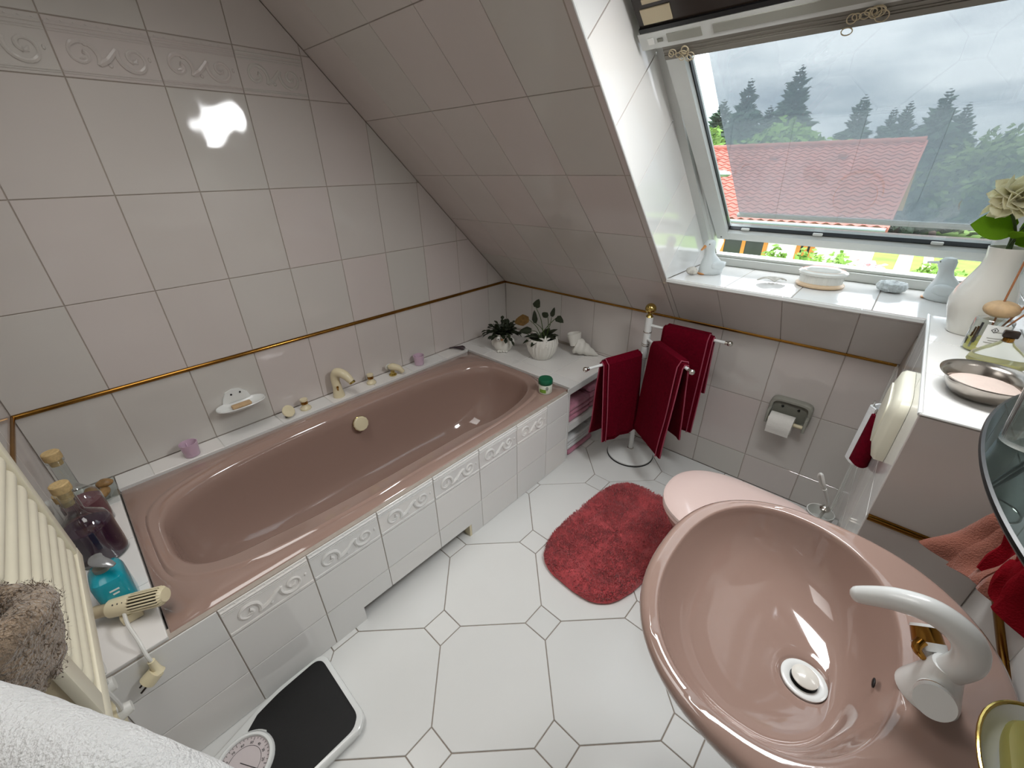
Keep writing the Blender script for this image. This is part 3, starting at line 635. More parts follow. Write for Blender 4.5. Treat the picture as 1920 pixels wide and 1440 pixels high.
# pink cups
def cup(x, y, sc, lab):
    r_ = root('tealight_cup', (x, y, ZL), lab, 'cup', 'pink plastic cups on the bath ledge')
    ob('cup_wall', lathe([(0.022*sc, 0), (0.027*sc, 0.003), (0.033*sc, 0.062*sc), (0.031*sc, 0.062*sc), (0.0255*sc, 0.006), (0.0, 0.006)], 28, (x, y, ZL)), PINKC, r_)
    ob('handle', torus((x-0.034*sc, y-0.004, ZL+0.036*sc), 0.014*sc, 0.0025, 16, 6, ROT(PI/2, 'X')), PINKC, r_)
cup(0.058, -0.845, 1.0, 'small pink cup beside the hand shower at the far end'); cup(0.075, -2.035, 1.0, 'small pink cup at the near end below the soap dish')
# soap dish on the wall
sd = root('wall_soap_dish', (0.0, -1.80, 0.60), 'white shell-shaped soap dish screwed to the wall above the bath', 'soap dish')
ob('back_plate', prism([(-1.862, 0.622), (-1.745, 0.622), (-1.755, 0.655), (-1.78, 0.676), (-1.81, 0.682), (-1.838, 0.674), (-1.852, 0.652)], 0.0, 0.010, 'x'), WHITE, sd)
ob('bowl', loft([superring(0.038, -1.80, 0.596, 0.018, 0.055, 2, 28), superring(0.044, -1.80, 0.602, 0.034, 0.078, 2.2, 28), superring(0.052, -1.80, 0.622, 0.052, 0.100, 2.4, 28), superring(0.052, -1.80, 0.626, 0.050, 0.098, 2.4, 28), superring(0.048, -1.80, 0.611, 0.036, 0.08, 2.2, 28), superring(0.042, -1.8, 0.606, 0.015, 0.05, 2, 28)]), WHITE, sd)
ob('soap_bar', rbox(0.034, 0.066, -1.84, -1.76, 0.607, 0.624, 0.007), WOOD, sd, label='worn tan bar of soap')
for y in (-1.818, -1.782): ob('screw', sph((0.0105, y, 0.66), 0.0045, 8), BLACKP, sd)
# jar with green lid on the rim
jr = root('cream_jar', (0.85, -0.605, 0.474), 'squat white cream jar with dark green lid on the bath rim', 'jar')
JX, JY, JZ = 0.852, -0.600, 0.4735
ob('pot', lathe([(0.033, 0), (0.036, 0.004), (0.036, 0.05), (0.033, 0.056)], 32, (JX, JY, JZ)), JARW, jr)
ob('lid', lathe([(0.0365, 0.053), (0.039, 0.056), (0.039, 0.076), (0.035, 0.083), (0, 0.085)], 32, (JX, JY, JZ)), GREENL, jr)
def arc_label(cx, cy, r, a0, a1, z0, z1, n=10): return sheet(lambda u, v: Vector((cx+r*math.cos(a0+(a1-a0)*u), cy+r*math.sin(a0+(a1-a0)*u), z0+(z1-z0)*v)), n, 1, 0.0006)
ad = -0.92
ob('label_print', arc_label(JX, JY, 0.0364, ad-0.95, ad+0.1, JZ+0.010, JZ+0.030), LIMEP, jr)
for k, w in enumerate((0.30, 0.45, 0.36, 0.25)): ob('text_line', arc_label(JX, JY, 0.0365, ad+0.25-w/2, ad+0.25+w/2, JZ+0.043-0.006*k, JZ+0.046-0.006*k, 5), INK, jr)
# mussel shell / scraper
ob('mussel_shell', tube(smooth_path([(0.02, -0.575, ZL+0.012), (0.035, -0.553, ZL+0.013), (0.065, -0.535, ZL+0.016), (0.09, -0.522, ZL+0.017), (0.105, -0.515, ZL+0.014)], 4), [0.006, 0.007, 0.013, 0.02, 0.012], 14, flat=0.75), MUSSEL, label='dark grey curled shell in the corner of the bath ledge', cat='shell')
# ---------------------------------------------------------------- plants on the far ledge
def leaf_shape(base, d, up, ln, w, curl=0.2, heart=False, th=0.0018, nseg=6):
    d = Vector(d).normalized(); side = d.cross(Vector(up)); side = side.normalized() if side.length > 1e-4 else Vector((1, 0, 0)); nn = side.cross(d).normalized()
    def f(u, v):
        s = (v-0.5)*2; t = u
        ww = w*(math.sin(PI*min(1, t*0.9+0.1))**0.8 if not heart else (1.0-t)**0.55*(0.55+0.9*min(t*3, 1))/1.2)
        return Vector(base)+d*(ln*t)+side*(s*ww*0.5)+nn*(abs(s)**2*ww*0.18-curl*ln*t*t)
    return sheet(f, nseg, 4, th)
ow = root('owl_planter', (0.29, -0.34, ZL), 'white owl-shaped planter with a bushy dark cactus plant', 'plant')
OX, OY = 0.285, -0.335
ob('pot', lathe([(0.045, 0), (0.055, 0.008), (0.066, 0.035), (0.069, 0.06), (0.062, 0.088), (0.060, 0.100), (0.064, 0.115), (0.062, 0.122), (0.056, 0.118), (0.05, 0.09), (0, 0.085)], 36, (OX, OY, ZL)), CERAM, ow)
fd = Vector((0.62, -0.78, 0)); sdv = Vector((0.78, 0.62, 0))
for s in (-1, 1):
    c_ = Vector((OX, OY, ZL+0.1))+fd*0.060+sdv*(0.022*s); ob('eye_ring', sph(c_, 0.018, 14, 1, 1, 1), CERAM, ow); ob('eye', sph(c_+fd*0.017, 0.0045, 8), INK, ow)
    for k in (-1, 1): ob('foot', sph(Vector((OX, OY, ZL+0.008))+fd*0.054+sdv*(0.018*s+0.008*k), 0.010, 10, 1, 1, 0.8), CERAM, ow)
    ob('wing', sph(Vector((OX, OY, ZL+0.055))+sdv*(0.062*s), 0.022, 12, 0.7, 0.8, 1.5), CERAM, ow)
ob('beak', lathe([(0.009, 0), (0.005, 0.006), (0, 0.014)], 10, m=TRL(*(Vector((OX, OY, ZL+0.096))+fd*0.068)) @ ROT(PI, 'X')), ORANGE, ow)
rn = random.Random(3); vf = []
for k in range(80):
    a = rn.uniform(0, 2*PI); el = rn.uniform(0.05, 1.4); b = Vector((OX, OY, ZL+0.11))+Vector((math.cos(a), math.sin(a), 0))*0.03; d = Vector((math.cos(a)*math.cos(el), math.sin(a)*math.cos(el), math.sin(el)))
    nl = rn.randint(2, 4)
    for q in range(nl):
        vf.append(leaf_shape(b, d, (rn.uniform(-.3, .3), rn.uniform(-.3, .3), 1), 0.034, 0.024, 0.06, nseg=3)); b = b+d*0.029; d = (d+Vector((0, 0, -0.34))+Vector((rn.uniform(-.2, .2), rn.uniform(-.2, .2), 0))).normalized()
ob('foliage', cat(*vf), LEAFD, ow, kind='stuff')
pt = root('ribbed_planter', (0.56, -0.27, ZL), 'large ribbed white pot with a sparse dark-leaved plant', 'plant')
PX, PY = 0.555, -0.262
ob('pot', lathe([(0.06, 0), (0.066, 0.004), (0.088, 0.05), (0.098, 0.095), (0.094, 0.125), (0.088, 0.137), (0.083, 0.135), (0.088, 0.11), (0.0, 0.108)], 120, (PX, PY, ZL), rmod=lambda a, z: 1+0.04*math.sin(26*a+5*math.sin(z*40))*(1 if 0.004 < z < 0.13 else 0)), CERAM, pt)
ob('soil', lathe([(0.082, 0.112), (0.06, 0.122), (0.0, 0.126)], 24, (PX, PY, ZL)), LEAFD, pt)
bd = Vector((PX, PY, ZL))+Vector((0.66, -0.52, 0))*0.09+Vector((0, 0, 0.135))
ob('white_bird', cat(sph(bd, 0.013, 12, 1.4, 0.9, 0.8), leaf_shape(bd, (0.5, 0.8, 0.5), (0, 0, 1), 0.04, 0.022, 0.1), leaf_shape(bd, (-0.8, -0.5, 0.5), (0, 0, 1), 0.04, 0.022, 0.1), tube([bd, bd+Vector((-0.004, 0.012, 0.028))], [0.009, 0.003], 8)), CERAM, pt, label='small white ceramic bird on the rim')
ob('shell_knob', cat(torus(Vector((PX, PY, ZL+0.105))+Vector((0.80, -0.55, 0))*0.094, 0.012, 0.004, 16, 6, ROT(PI/2, 'X') @ ROT(0.9, 'Y')), sph(Vector((PX, PY, ZL+0.105))+Vector((0.80, -0.55, 0))*0.094, 0.008)), CERAM, pt)
rn = random.Random(5)
lv = [((0.516, -0.28, 0.80), (0.1, 0, 0.25), 0.055, 0.05, LEAFD), ((0.60, -0.27, 0.755), (-0.5, 0, 0.2), 0.05, 0.04, LEAFD), ((0.63, -0.27, 0.765), (0.3, -.1, 0.8), 0.06, 0.03, LEAFD), ((0.665, -0.27, 0.765), (0.8, -.2, -0.15), 0.06, 0.045, LEAFD), ((0.512, -0.28, 0.70), (0, -.1, 0.8), 0.08, 0.035, LEAFD), ((0.47, -0.29, 0.715), (-0.9, -.3, -0.25), 0.11, 0.075, LEAFB), ((0.50, -0.30, 0.655), (-0.7, -.4, -0.1), 0.08, 0.05, LEAFD)]
for tip, d, ln, w, mm in lv:
    tip = Vector(tip); b = Vector((PX+rn.uniform(-.03, .03), PY+rn.uniform(-.03, .02), ZL+0.12)); ob('stem', tube(smooth_path([b, (b+tip)/2+Vector((0.01, 0, 0.02)), tip], 4), [0.003, 0.0018], 6), STEM, pt)
    ob('leaf', leaf_shape(tip, d, (0.5, -0.7, 0.5), ln, w, 0.15, heart=True), mm, pt)
for k in range(11):
    a = rn.uniform(0, 2*PI); b = Vector((PX+0.03*math.cos(a), PY+0.03*math.sin(a), ZL+0.125)); d = Vector((math.cos(a), math.sin(a), rn.uniform(0.0, 0.7)))
    ob('leaf', leaf_shape(b, d, (0, 0, 1), rn.uniform(0.07, 0.10), 0.05, 0.3, heart=True), LEAFD, pt)
# conch vase
CX, CY = 0.742, -0.062
prof = [(0.012, 0.115), (0.03, 0.10), (0.052, 0.07), (0.058, 0.045), (0.05, 0.02), (0.03, 0.0)]
ax_ = Vector((0.75, 0.50, -0.42)).normalized(); rr = []; c0 = Vector((0.695, -0.105, ZL+0.075))
for i in range(30):
    t = i/29; R = 0.056*(1-t)**0.85*(1 if t > 0.1 else 0.75+2.5*t)+0.003; ctr = c0+ax_*(0.165*t); sd1 = ax_.orthogonal().normalized(); sd2 = ax_.cross(sd1)
    rr.append([ctr+(sd1*math.cos(2*PI*j/32)+sd2*math.sin(2*PI*j/32))*R*(1+0.07*math.sin(2*PI*j/32-t*24)) for j in range(32)])
cv = loft(rr); zmin = min(p.z for p in cv[0]); cv = mv(cv, 0, 0, ZL-zmin)
lip = lathe([(0.034, -0.03), (0.04, 0.02), (0.046, 0.045), (0.042, 0.046), (0.034, 0.022), (0, 0.005)], 26, m=TRL(0.690, -0.105, ZL+0.10) @ ROT(-0.25, 'Y'), rmod=lambda a, z: 1+0.08*math.sin(3*a))
ch = root('conch_vase', (CX, CY, ZL), 'matt white ceramic conch shell on the ledge', 'shell'); ob('shell', cv, CERAMM, ch); ob('mouth', lip, CERAMM, ch)
# ---------------------------------------------------------------- folded towels in the niche
def folded(name, x0, x1, y0, y1, z, th, n, m, lab, grp=None):
    def layer(k):
        h = th/n
        return jitter(rbox(x0+0.004*(k % 2), x1-0.003*(k % 2), y0, y1, z+k*h, z+(k+1)*h-0.001, h*0.42, 3), 0.003, 14, k)
    return ob(name, cat(*[layer(k) for k in range(n)]), m, label=lab, cat='towel', group=grp)
G2 = 'folded towels in the bath niche'
folded('folded_towel', 0.52, 0.925, -0.47, -0.25, 0.2345, 0.105, 3, PINKT, 'folded pink towel at the front of the upper niche shelf', G2)
folded('folded_towel', 0.52, 0.92, -0.24, -0.03, 0.2345, 0.135, 4, PINKT, 'taller folded pink towel at the back of the upper niche shelf', G2)
folded('folded_towel', 0.55, 0.93, -0.46, -0.20, 0.0015, 0.03, 1, PINKT, 'thin pink towel lowest on the niche floor', G2)
folded('folded_towel', 0.55, 0.92, -0.46, -0.22, 0.033, 0.075, 3, WHITET, 'folded white towel on top of the pink one in the lower niche', G2)
folded('folded_towel', 0.55, 0.90, -0.20, -0.03, 0.0015, 0.10, 3, WHITET, 'folded white towel at the back of the lower niche', G2)

# ================================================================ TOWEL STAND
SX, SY = 1.193, -0.19
ts = root('towel_stand', (SX, SY, 0), 'white three-armed towel stand with brass ball finial', 'towel stand')
ob('base', lathe([(0.128, 0.0), (0.132, 0.006), (0.132, 0.016), (0.124, 0.022), (0.05, 0.036), (0.02, 0.042), (0.0, 0.042)], 56, (SX, SY, 0.0)), WHITE, ts)
ob('base_seal', lathe([(0.1345, 0.0005), (0.1355, 0.003), (0.1345, 0.007), (0.131, 0.008)], 48, (SX, SY, 0), cap0=False, cap1=False), BLACKP, ts)
ob('pole', lathe([(0.0135, 0.04), (0.0135, 0.64), (0.019, 0.641), (0.019, 0.86), (0.014, 0.862)], 24, (SX, SY, 0)), WHITE, ts)
ob('foot_collar', torus((SX, SY, 0.044), 0.015, 0.003, 24, 8), CHROME, ts)
for z in (0.638, 0.708, 0.718, 0.783): ob('collar', torus((SX, SY, z), 0.0195, 0.0025, 24, 8), CHROME, ts)
ob('stud', sph((SX+0.012, SY-0.008, 0.36), 0.004, 8), CHROME, ts)
fi = ob('finial', cat(lathe([(0.015, 0.86), (0.019, 0.865), (0.015, 0.872), (0.010, 0.878), (0.013, 0.884)], 24, (SX, SY, 0)), sph((SX, SY, 0.906), 0.028, 24)), GOLDP, ts, label='polished brass ball finial')
ARM = [('upper', Vector((1, 0.0, 0.0)), 0.82, 0.385), ('middle', Vector((0.335, -0.245, 0)).normalized(), 0.746, 0.40), ('lower', Vector((-0.115, -0.36, 0)).normalized(), 0.664, 0.385)]
for nm, d, z, ln in ARM:
    a = ob('arm', tube([Vector((SX, SY, z))+d*0.015, Vector((SX, SY, z))+d*ln], 0.0075, 12), WHITE, ts)
    ob('end_ball', cat(sph(Vector((SX, SY, z))+d*(ln+0.012), 0.0135, 16), tube([Vector((SX, SY, z))+d*(ln-0.008), Vector((SX, SY, z))+d*(ln+0.004)], 0.0095, 12)), CHROME, a)
def hang(d, z, t0, t1, dropA, dropB, spread, lab, foldw=0.0, seed=0, th=0.011):
    """towel over an arm: A side is to the left of d, B side to the right"""
    s = Vector((-d.y, d.x, 0)); r = 0.0145
    def f(u, v, o=0.0):
        # v goes down side A, over the bar, down side B
        tot = dropA+PI*r+dropB; q = v*tot; t = t0+(t1-t0)*u; w = 0.004*noise.noise(Vector((u*5+seed, v*4, seed*2.0)))
        base = Vector((SX, SY, z))+d*t
        if q < dropA: dz = dropA-q; return base+s*(r+o+spread*dz/dropA*0.5+w*dz*6)-Vector((0, 0, dz))
        if q < dropA+PI*r: a = (q-dropA)/r; return base+s*((r+o)*math.cos(a))+Vector((0, 0, (r+o)*math.sin(a)))
        dz = q-dropA-PI*r; return base-s*(r+o+spread*dz/dropB*0.5+w*dz*6)-Vector((0, 0, dz))
    r_ = root('hand_towel', Vector((SX, SY, z-max(dropA, dropB)))+d*((t0+t1)/2), lab, 'towel', 'burgundy towels on the stand')
    ob('cloth', sheet(lambda u, v: f(u, v), 10, 48, th), BURG, r_)
    # second folded layer visible on the outer edge, with pale hems
    ob('inner_fold', sheet(lambda u, v: f(0.06+u*0.86, 0.03+0.94*v, 0.013), 8, 44, th*0.8), BURG, r_)
    for o, uu in ((0.0, 0.995), (0.013, 0.915)): ob('hem', tube([f(uu, v/44, o)+d*0.003 for v in range(45)], 0.0028, 6), BURGE, r_)
    return r_
hang(ARM[0][1], ARM[0][2], 0.085, 0.325, 0.30, 0.50, 0.05, 'burgundy towel on the uppermost arm of the stand', seed=1)
hang(ARM[1][1], ARM[1][2], 0.085, 0.365, 0.40, 0.50, 0.06, 'burgundy towel on the middle arm, its edge towards the room', seed=2)
hang(ARM[2][1], ARM[2][2], 0.035, 0.29, 0.44, 0.44, 0.08, 'burgundy towel on the lowest arm, next to the bath', seed=3)

# ================================================================ RUG
def rug_r(a):
    u, v = sup(a, 3.2); return Vector((0.216*u, 0.365*v, 0))
RC = Vector((1.456, -0.81, 0)); RT = ROT(-0.05, 'Z')
rings = []
for k, (s, z) in enumerate(((1.0, 0.0012), (1.03, 0.012), (1.0, 0.026), (0.9, 0.036), (0.8, 0.036), (0.70, 0.024), (0.64, 0.020), (0.58, 0.026), (0.4, 0.028), (0.2, 0.028), (0.05, 0.028))):
    rings.append([RC+RT @ (rug_r(2*PI*j/96)*s)+Vector((0, 0, z)) for j in range(96)])
rug = root('bath_mat', RC, 'dark red shaggy bath mat in front of the toilet', 'bath mat')
ob('backing', jitter(loft(rings), 0.003, 30), RUG, rug)
rn = random.Random(11); V = []; F = []
def rug_h(s):
    P = ((0, 0.028), (0.4, 0.028), (0.58, 0.026), (0.64, 0.020), (0.70, 0.024), (0.8, 0.036), (0.9, 0.036), (1.0, 0.026), (1.03, 0.012))
    for (a, b), (c, d) in zip(P, P[1:]):
        if s <= c: return b+(d-b)*(s-a)/(c-a)
    return 0.012
for k in range(26000):
    s = math.sqrt(rn.random())*1.02; a = rn.uniform(0, 2*PI); p = RC+RT @ (rug_r(a)*s)+Vector((0, 0, rug_h(s)-0.003)); rad = (p-RC); rad.z = 0
    rad = rad.normalized() if rad.length > 0 else Vector((1, 0, 0)); lean = noise.noise_vector(p*18)*0.9+rad*(0.5 if s > 0.92 else 0.1); d = (Vector((0, 0, 1.0))+Vector((lean.x, lean.y, 0))+Vector((rn.uniform(-.5, .5), rn.uniform(-.5, .5), 0))).normalized(); ln = rn.uniform(0.009, 0.016)
    sd_ = d.cross(Vector((rn.uniform(-1, 1), rn.uniform(-1, 1), 0.2))).normalized()*0.0021; i = len(V); q = p+d*ln; q.z = max(q.z, 0.003)
    V += [p-sd_, p+sd_, q]; F.append((i, i+1, i+2))
ob('pile', (V, F), RUGF, rug, smooth=False, kind='stuff')

# ================================================================ TOILET
def egg(x0, x1, hw, yc, z, N=48, nf=2.3):
    R = []; xm = x0+(x1-x0)*0.48
    for j in range(N):
        a = 2*PI*j/N; c, s = math.cos(a), math.sin(a)
        if c < 0: R.append(Vector((xm-(xm-x0)*abs(c)**(2/nf), yc+hw*math.copysign(abs(s)**(2/nf), s), z)))
        else: R.append(Vector((xm+(x1-xm)*abs(c)**(2/6), yc+hw*(1-0.10*abs(c)**2)*math.copysign(abs(s)**(2/6 if c > 0.3 else 2/(nf+(6-nf)*c/0.3)), s), z)))
    return R
YT = -0.795
to = root('toilet', (1.95, YT, 0), 'rose toilet with closed pale pink lid against the boxed-in cistern', 'toilet')
ob('bowl', loft([egg(1.80, 2.165, 0.12, YT, 0.001), egg(1.79, 2.165, 0.125, YT, 0.03), egg(1.77, 2.165, 0.115, YT, 0.15), egg(1.70, 2.165, 0.15, YT, 0.28), egg(1.652, 2.165, 0.18, YT, 0.36), egg(1.645, 2.165, 0.184, YT, 0.388), egg(1.65, 2.165, 0.18, YT, 0.395)]), ROSE, to)
ob('seat', loft([egg(1.644, 2.11, 0.186, YT, 0.396), egg(1.637, 2.11, 0.192, YT, 0.402), egg(1.637, 2.11, 0.192, YT, 0.412), egg(1.642, 2.11, 0.188, YT, 0.416)]), ROSEP, to)
ob('lid', loft([egg(1.644, 2.115, 0.188, YT, 0.418), egg(1.636, 2.115, 0.194, YT, 0.422), egg(1.637, 2.115, 0.193, YT, 0.431), egg(1.65, 2.11, 0.182, YT, 0.438), egg(1.72, 2.07, 0.13, YT, 0.4425), egg(1.80, 2.0, 0.06, YT, 0.4435)]), ROSEP, to)
for y in (-0.07, 0.07): ob('hinge', tube([(2.125, YT+y-0.018, 0.418), (2.125, YT+y+0.018, 0.418)], 0.013, 14), ROSEP, to)
fp = root('flush_plate', (XB, -0.80, 0.87), 'cream flush plate on the side of the boxed-in cistern', 'flush plate')
ob('plate', loft([[Vector((x, -0.80+hy*u, 0.962+hz*v)) for u, v in [sup(2*PI*j/40, 6) for j in range(40)]] for x, hy, hz in ((XB-0.0005, 0.13, 0.092), (XB-0.018, 0.13, 0.092), (XB-0.026, 0.124, 0.086), (XB-0.034, 0.09, 0.06))]), PLATEM, fp)
ob('button', loft([[Vector((x, -0.80+hy*u, 0.962+hz*v)) for u, v in [sup(2*PI*j/40, 6) for j in range(40)]] for x, hy, hz in ((XB-0.030, 0.09, 0.062), (XB-0.037, 0.088, 0.06), (XB-0.0395, 0.07, 0.045))]), PLATEM, fp)
# cloths hanging on hooks on the cistern box
def roll(name, y, z0, z1, x, w, m, lab, hem=None):
    r_ = root(name, (x, y, z0), lab, 'towel')
    def f(u, v):
        a = u*2*PI*1.0; z = z0+(z1-z0)*v; k = 1-0.25*v
        return Vector((x+0.022*math.cos(a)*k, y+w*math.sin(a)*k*(1+0.1*math.sin(3*a+v*4)), z+0.004*math.sin(2*a)))
    ob('cloth', sheet(f, 28, 14, 0.007), m, r_); ob('hook', tube(smooth_path([(XB-0.0005, y, z1-0.01), (x, y, z1-0.012), (x-0.012, y, z1+0.004), (x-0.012, y, z1+0.018)], 4), 0.003, 8), CHROME, r_)
roll('hanging_towel', -0.545, 0.655, 0.86, 2.138, 0.035, WHITET, 'white towel folded into a flat roll hanging on the cistern box'); roll('hanging_cloth', -0.63, 0.70, 0.87, 2.146, 0.03, BURG, 'burgundy cloth hanging beside the flush plate')
# toilet brush
tb = root('toilet_brush', (2.12, -0.50, 0.0), 'white toilet brush with looped handle standing by the cistern box', 'toilet brush')
ob('holder', lathe([(0.045, 0.001), (0.048, 0.004), (0.042, 0.30), (0.046, 0.345), (0.043, 0.345), (0.039, 0.3), (0, 0.28)], 28, (2.118, -0.47, 0)), WHITEP, tb)
hb = [(2.12, -0.47, 0.30), (2.128, -0.475, 0.385), (2.115, -0.485, 0.43), (2.10, -0.495, 0.465)]
ob('handle', cat(tube(smooth_path(hb, 5), [0.006, 0.005, 0.008], 10), tube(smooth_path([(2.10, -0.495, 0.465), (2.092, -0.503, 0.492), (2.075, -0.505, 0.528), (2.070, -0.498, 0.512), (2.085, -0.492, 0.478), (2.10, -0.495, 0.463)], 5), 0.0055, 10)), WHITEP, tb)
ob('cap', lathe([(0.016, 0), (0.018, 0.008), (0.008, 0.02), (0, 0.022)], 18, m=TRL(2.126, -0.474, 0.362)), CHROME, tb)
# toilet paper
tp = root('paper_holder', (1.875, 0, 0.40), 'grey toilet paper holder on the knee wall with a white roll', 'paper holder')
ob('housing', loft([[Vector((1.878+hx*u, y, 0.492+hz*v)) for u, v in [sup(2*PI*j/36, 5) for j in range(36)]] for y, hx, hz in ((-0.0005, 0.088, 0.066), (-0.03, 0.088, 0.066), (-0.036, 0.083, 0.061), (-0.036, 0.074, 0.052), (-0.018, 0.072, 0.050))]), GREYP, tp)
ob('back_panel', rbox(1.81, 1.946, -0.021, -0.017, 0.445, 0.54), GREYPD, tp, smooth=False)
for x in (1.845, 1.912): ob('screw', sph((x, -0.022, 0.515), 0.006, 10), BLACKP, tp)
for x in (1.800, 1.956): ob('arm', rbox(x-0.006, x+0.006, -0.075, -0.012, 0.43, 0.50, 0.004), GREYP, tp)
ob('spindle', tube([(1.80, -0.058, 0.452), (1.956, -0.058, 0.452)], 0.009, 14), CREAM, tp)
MY = ROT(PI/2, 'Y'); pr_ = ob('paper_roll', lathe([(0.016, 0), (0.044, 0), (0.044, 0.10), (0.016, 0.10), (0.016, 0)], 36, m=TRL(1.812, -0.064, 0.448) @ MY, cap0=False, cap1=False), PAPER, tp)
ob('loose_sheet', sheet(lambda u, v: Vector((1.814+0.096*u, -0.1085-0.002*math.sin(v*5), 0.452-0.05*v)), 4, 6, 0.0012), PAPER, pr_)
# bathroom scale
sc = root('bathroom_scale', (1.12, -2.14, 0), 'white bathroom scale with black mat and round dial', 'scale')
def scale_ring(z, d):
    pts = [(0.985, -1.985), (1.245, -1.985), (1.275, -2.015), (1.275, -2.36), (1.20, -2.395), (1.06, -2.395), (1.02, -2.36), (0.975, -2.20), (0.965, -2.14), (0.965, -2.005)]
    c = Vector((1.12, -2.17)); out = []
    for a, b in pts: v = Vector((a, b))-c; v = v*(1-d/v.length); out.append(Vector((c.x+v.x, c.y+v.y, z)))
    return [p for p in smooth_closed(out, 4)]
def smooth_closed(pts, k):
    n = len(pts); out = []
    for i in range(n):
        p0, p1, p2 = pts[i-1], pts[i], pts[(i+1) % n]
        a = p1+(p0-p1)*min(0.35, 0.02/(p0-p1).length); b = p1+(p2-p1)*min(0.35, 0.02/(p2-p1).length)
        for s in range(k+1): t = s/k; out.append(a*(1-t)**2+p1*2*t*(1-t)+b*t*t)
    return out
ob('body', loft([scale_ring(0.0015, 0.02), scale_ring(0.012, 0.004), scale_ring(0.03, 0.0), scale_ring(0.040, 0.004), scale_ring(0.043, 0.010)]), WHITE, sc)
dc = Vector((1.105, -2.285, 0.0))
mp_ = [p for p in scale_ring(0.0435, 0.022)]
def mat_ring(z, d):
    out = []
    for p in scale_ring(z, d):
        v = Vector((p.x-dc.x, p.y-dc.y, 0))
        if v.length < 0.084: v = v.normalized()*0.084; p = Vector((dc.x+v.x, dc.y+v.y, z))
        if p.y < dc.y+0.03 and p.x < 1.22:
            v = Vector((p.x-dc.x, max(p.y-dc.y, 0.035), 0)).normalized()*0.086; p = Vector((dc.x+v.x, dc.y+v.y, z))
        out.append(p)
    return out
ob('mat', loft([mat_ring(0.0425, 0.022), mat_ring(0.0455, 0.022), mat_ring(0.0462, 0.025)]), BLACK, sc, label='black ribbed standing mat')
ob('dial_bezel', lathe([(0.080, 0.040), (0.080, 0.050), (0.075, 0.056), (0.068, 0.056), (0.066, 0.050)], 48, (dc.x, dc.y, 0), cap0=False, cap1=False), WHITE, sc)
df = ob('dial_face', lathe([(0.067, 0.047), (0.067, 0.048), (0, 0.0485)], 48, (dc.x, dc.y, 0)), DIALF, sc)
for k in range(40):
    a = 2*PI*k/40; r0, r1 = (0.056, 0.064) if k % 5 == 0 else (0.060, 0.064); d = Vector((math.cos(a), math.sin(a), 0)); s = Vector((-d.y, d.x, 0))*0.0006; b = Vector((dc.x, dc.y, 0.0489))
    ob('tick', ([b+d*r0-s, b+d*r1-s, b+d*r1+s, b+d*r0+s, b+d*r0-s+Vector((0, 0, .0003)), b+d*r1-s+Vector((0, 0, .0003)), b+d*r1+s+Vector((0, 0, .0003)), b+d*r0+s+Vector((0, 0, .0003))], [(4, 5, 6, 7), (0, 1, 5, 4), (1, 2, 6, 5), (2, 3, 7, 6), (3, 0, 4, 7)]), INK, df, smooth=False)
for k in range(13):
    a = 2*PI*k/13; d = Vector((math.cos(a), math.sin(a), 0)); ob('numeral', text_vf(str(10*k), 0.0095, TRL(dc.x+d.x*0.0505, dc.y+d.y*0.0505, 0.0492) @ ROT(a-PI/2, 'Z'), 0.0002), INK, df, smooth=False)
ob('inner_ring', torus((dc.x, dc.y, 0.0488), 0.044, 0.0005, 40, 4), INK, df)
ob('pointer', tube([(dc.x-0.01, dc.y-0.006, 0.0495), (dc.x+0.052, dc.y+0.03, 0.0495)], 0.0009, 6), INK, df)
ob('dial_glass', lathe([(0.068, 0.053), (0.05, 0.0555), (0, 0.057)], 40, (dc.x, dc.y, 0), cap0=False), DIALG, sc)
# ================================================================ WASHBASIN
KX, KY = 2.117, -1.485
NB = 96
def sr(z, ax, ay, n=2.35, cx=KX): return superring(cx, KY, z, ax, ay, n, NB, lambda p: Vector((min(p.x, XR-0.001), p.y, p.z)))
rgs = [sr(0.60, 0.10, 0.09, 2.2, 2.24), sr(0.62, 0.13, 0.13, 2.2, 2.22), sr(0.68, 0.17, 0.19, 2.2, 2.19), sr(0.75, 0.215, 0.245, 2.25, 2.15), sr(0.80, 0.24, 0.270, 2.3, 2.13), sr(0.83, 0.253, 0.281, 2.35), sr(0.845, 0.258, 0.285, 2.35), sr(0.853, 0.2565, 0.2835, 2.35), sr(0.857, 0.250, 0.277, 2.35), sr(0.858, 0.243, 0.270, 2.35)]
# flat rim band, then a soft step down to the bowl edge
def br(z, s, k, n=2.25): # bowl ring: scale s, centre slides back by k
    return superring(2.066+0.086*k, KY-0.004*k, z, 0.176*s, 0.25*s, n, NB)
rgs += [superring(2.075, KY, 0.8575, 0.195, 0.262, 2.3, NB), br(0.8575, 1.012, 0), br(0.8565, 1.0, 0), br(0.8530, 0.991, 0.0), br(0.845, 0.980, 0.0), br(0.836, 0.966, 0.01)]
for s, k, d in ((0.93, 0.03, 0.22), (0.89, 0.07, 0.38), (0.83, 0.14, 0.55), (0.75, 0.25, 0.70), (0.65, 0.38, 0.81), (0.55, 0.52, 0.885), (0.44, 0.67, 0.935), (0.34, 0.80, 0.968), (0.26, 0.90, 0.985)): rgs.append(br(0.845-0.130*d, s, k, 2.25-0.2*k))
def dr(z, r): return [Vector((2.152+r*math.cos(2*PI*j/NB), -1.489+r*math.sin(2*PI*j/NB), z)) for j in range(NB)]
rgs += [dr(0.7155, 0.044), dr(0.7135, 0.040), dr(0.710, 0.0375), dr(0.7095, 0.02)]
bs = ob('washbasin', loft(rgs, True, True), ROSE, smooth=60, label='large oval dusty-rose washbasin on the right wall', cat='washbasin')
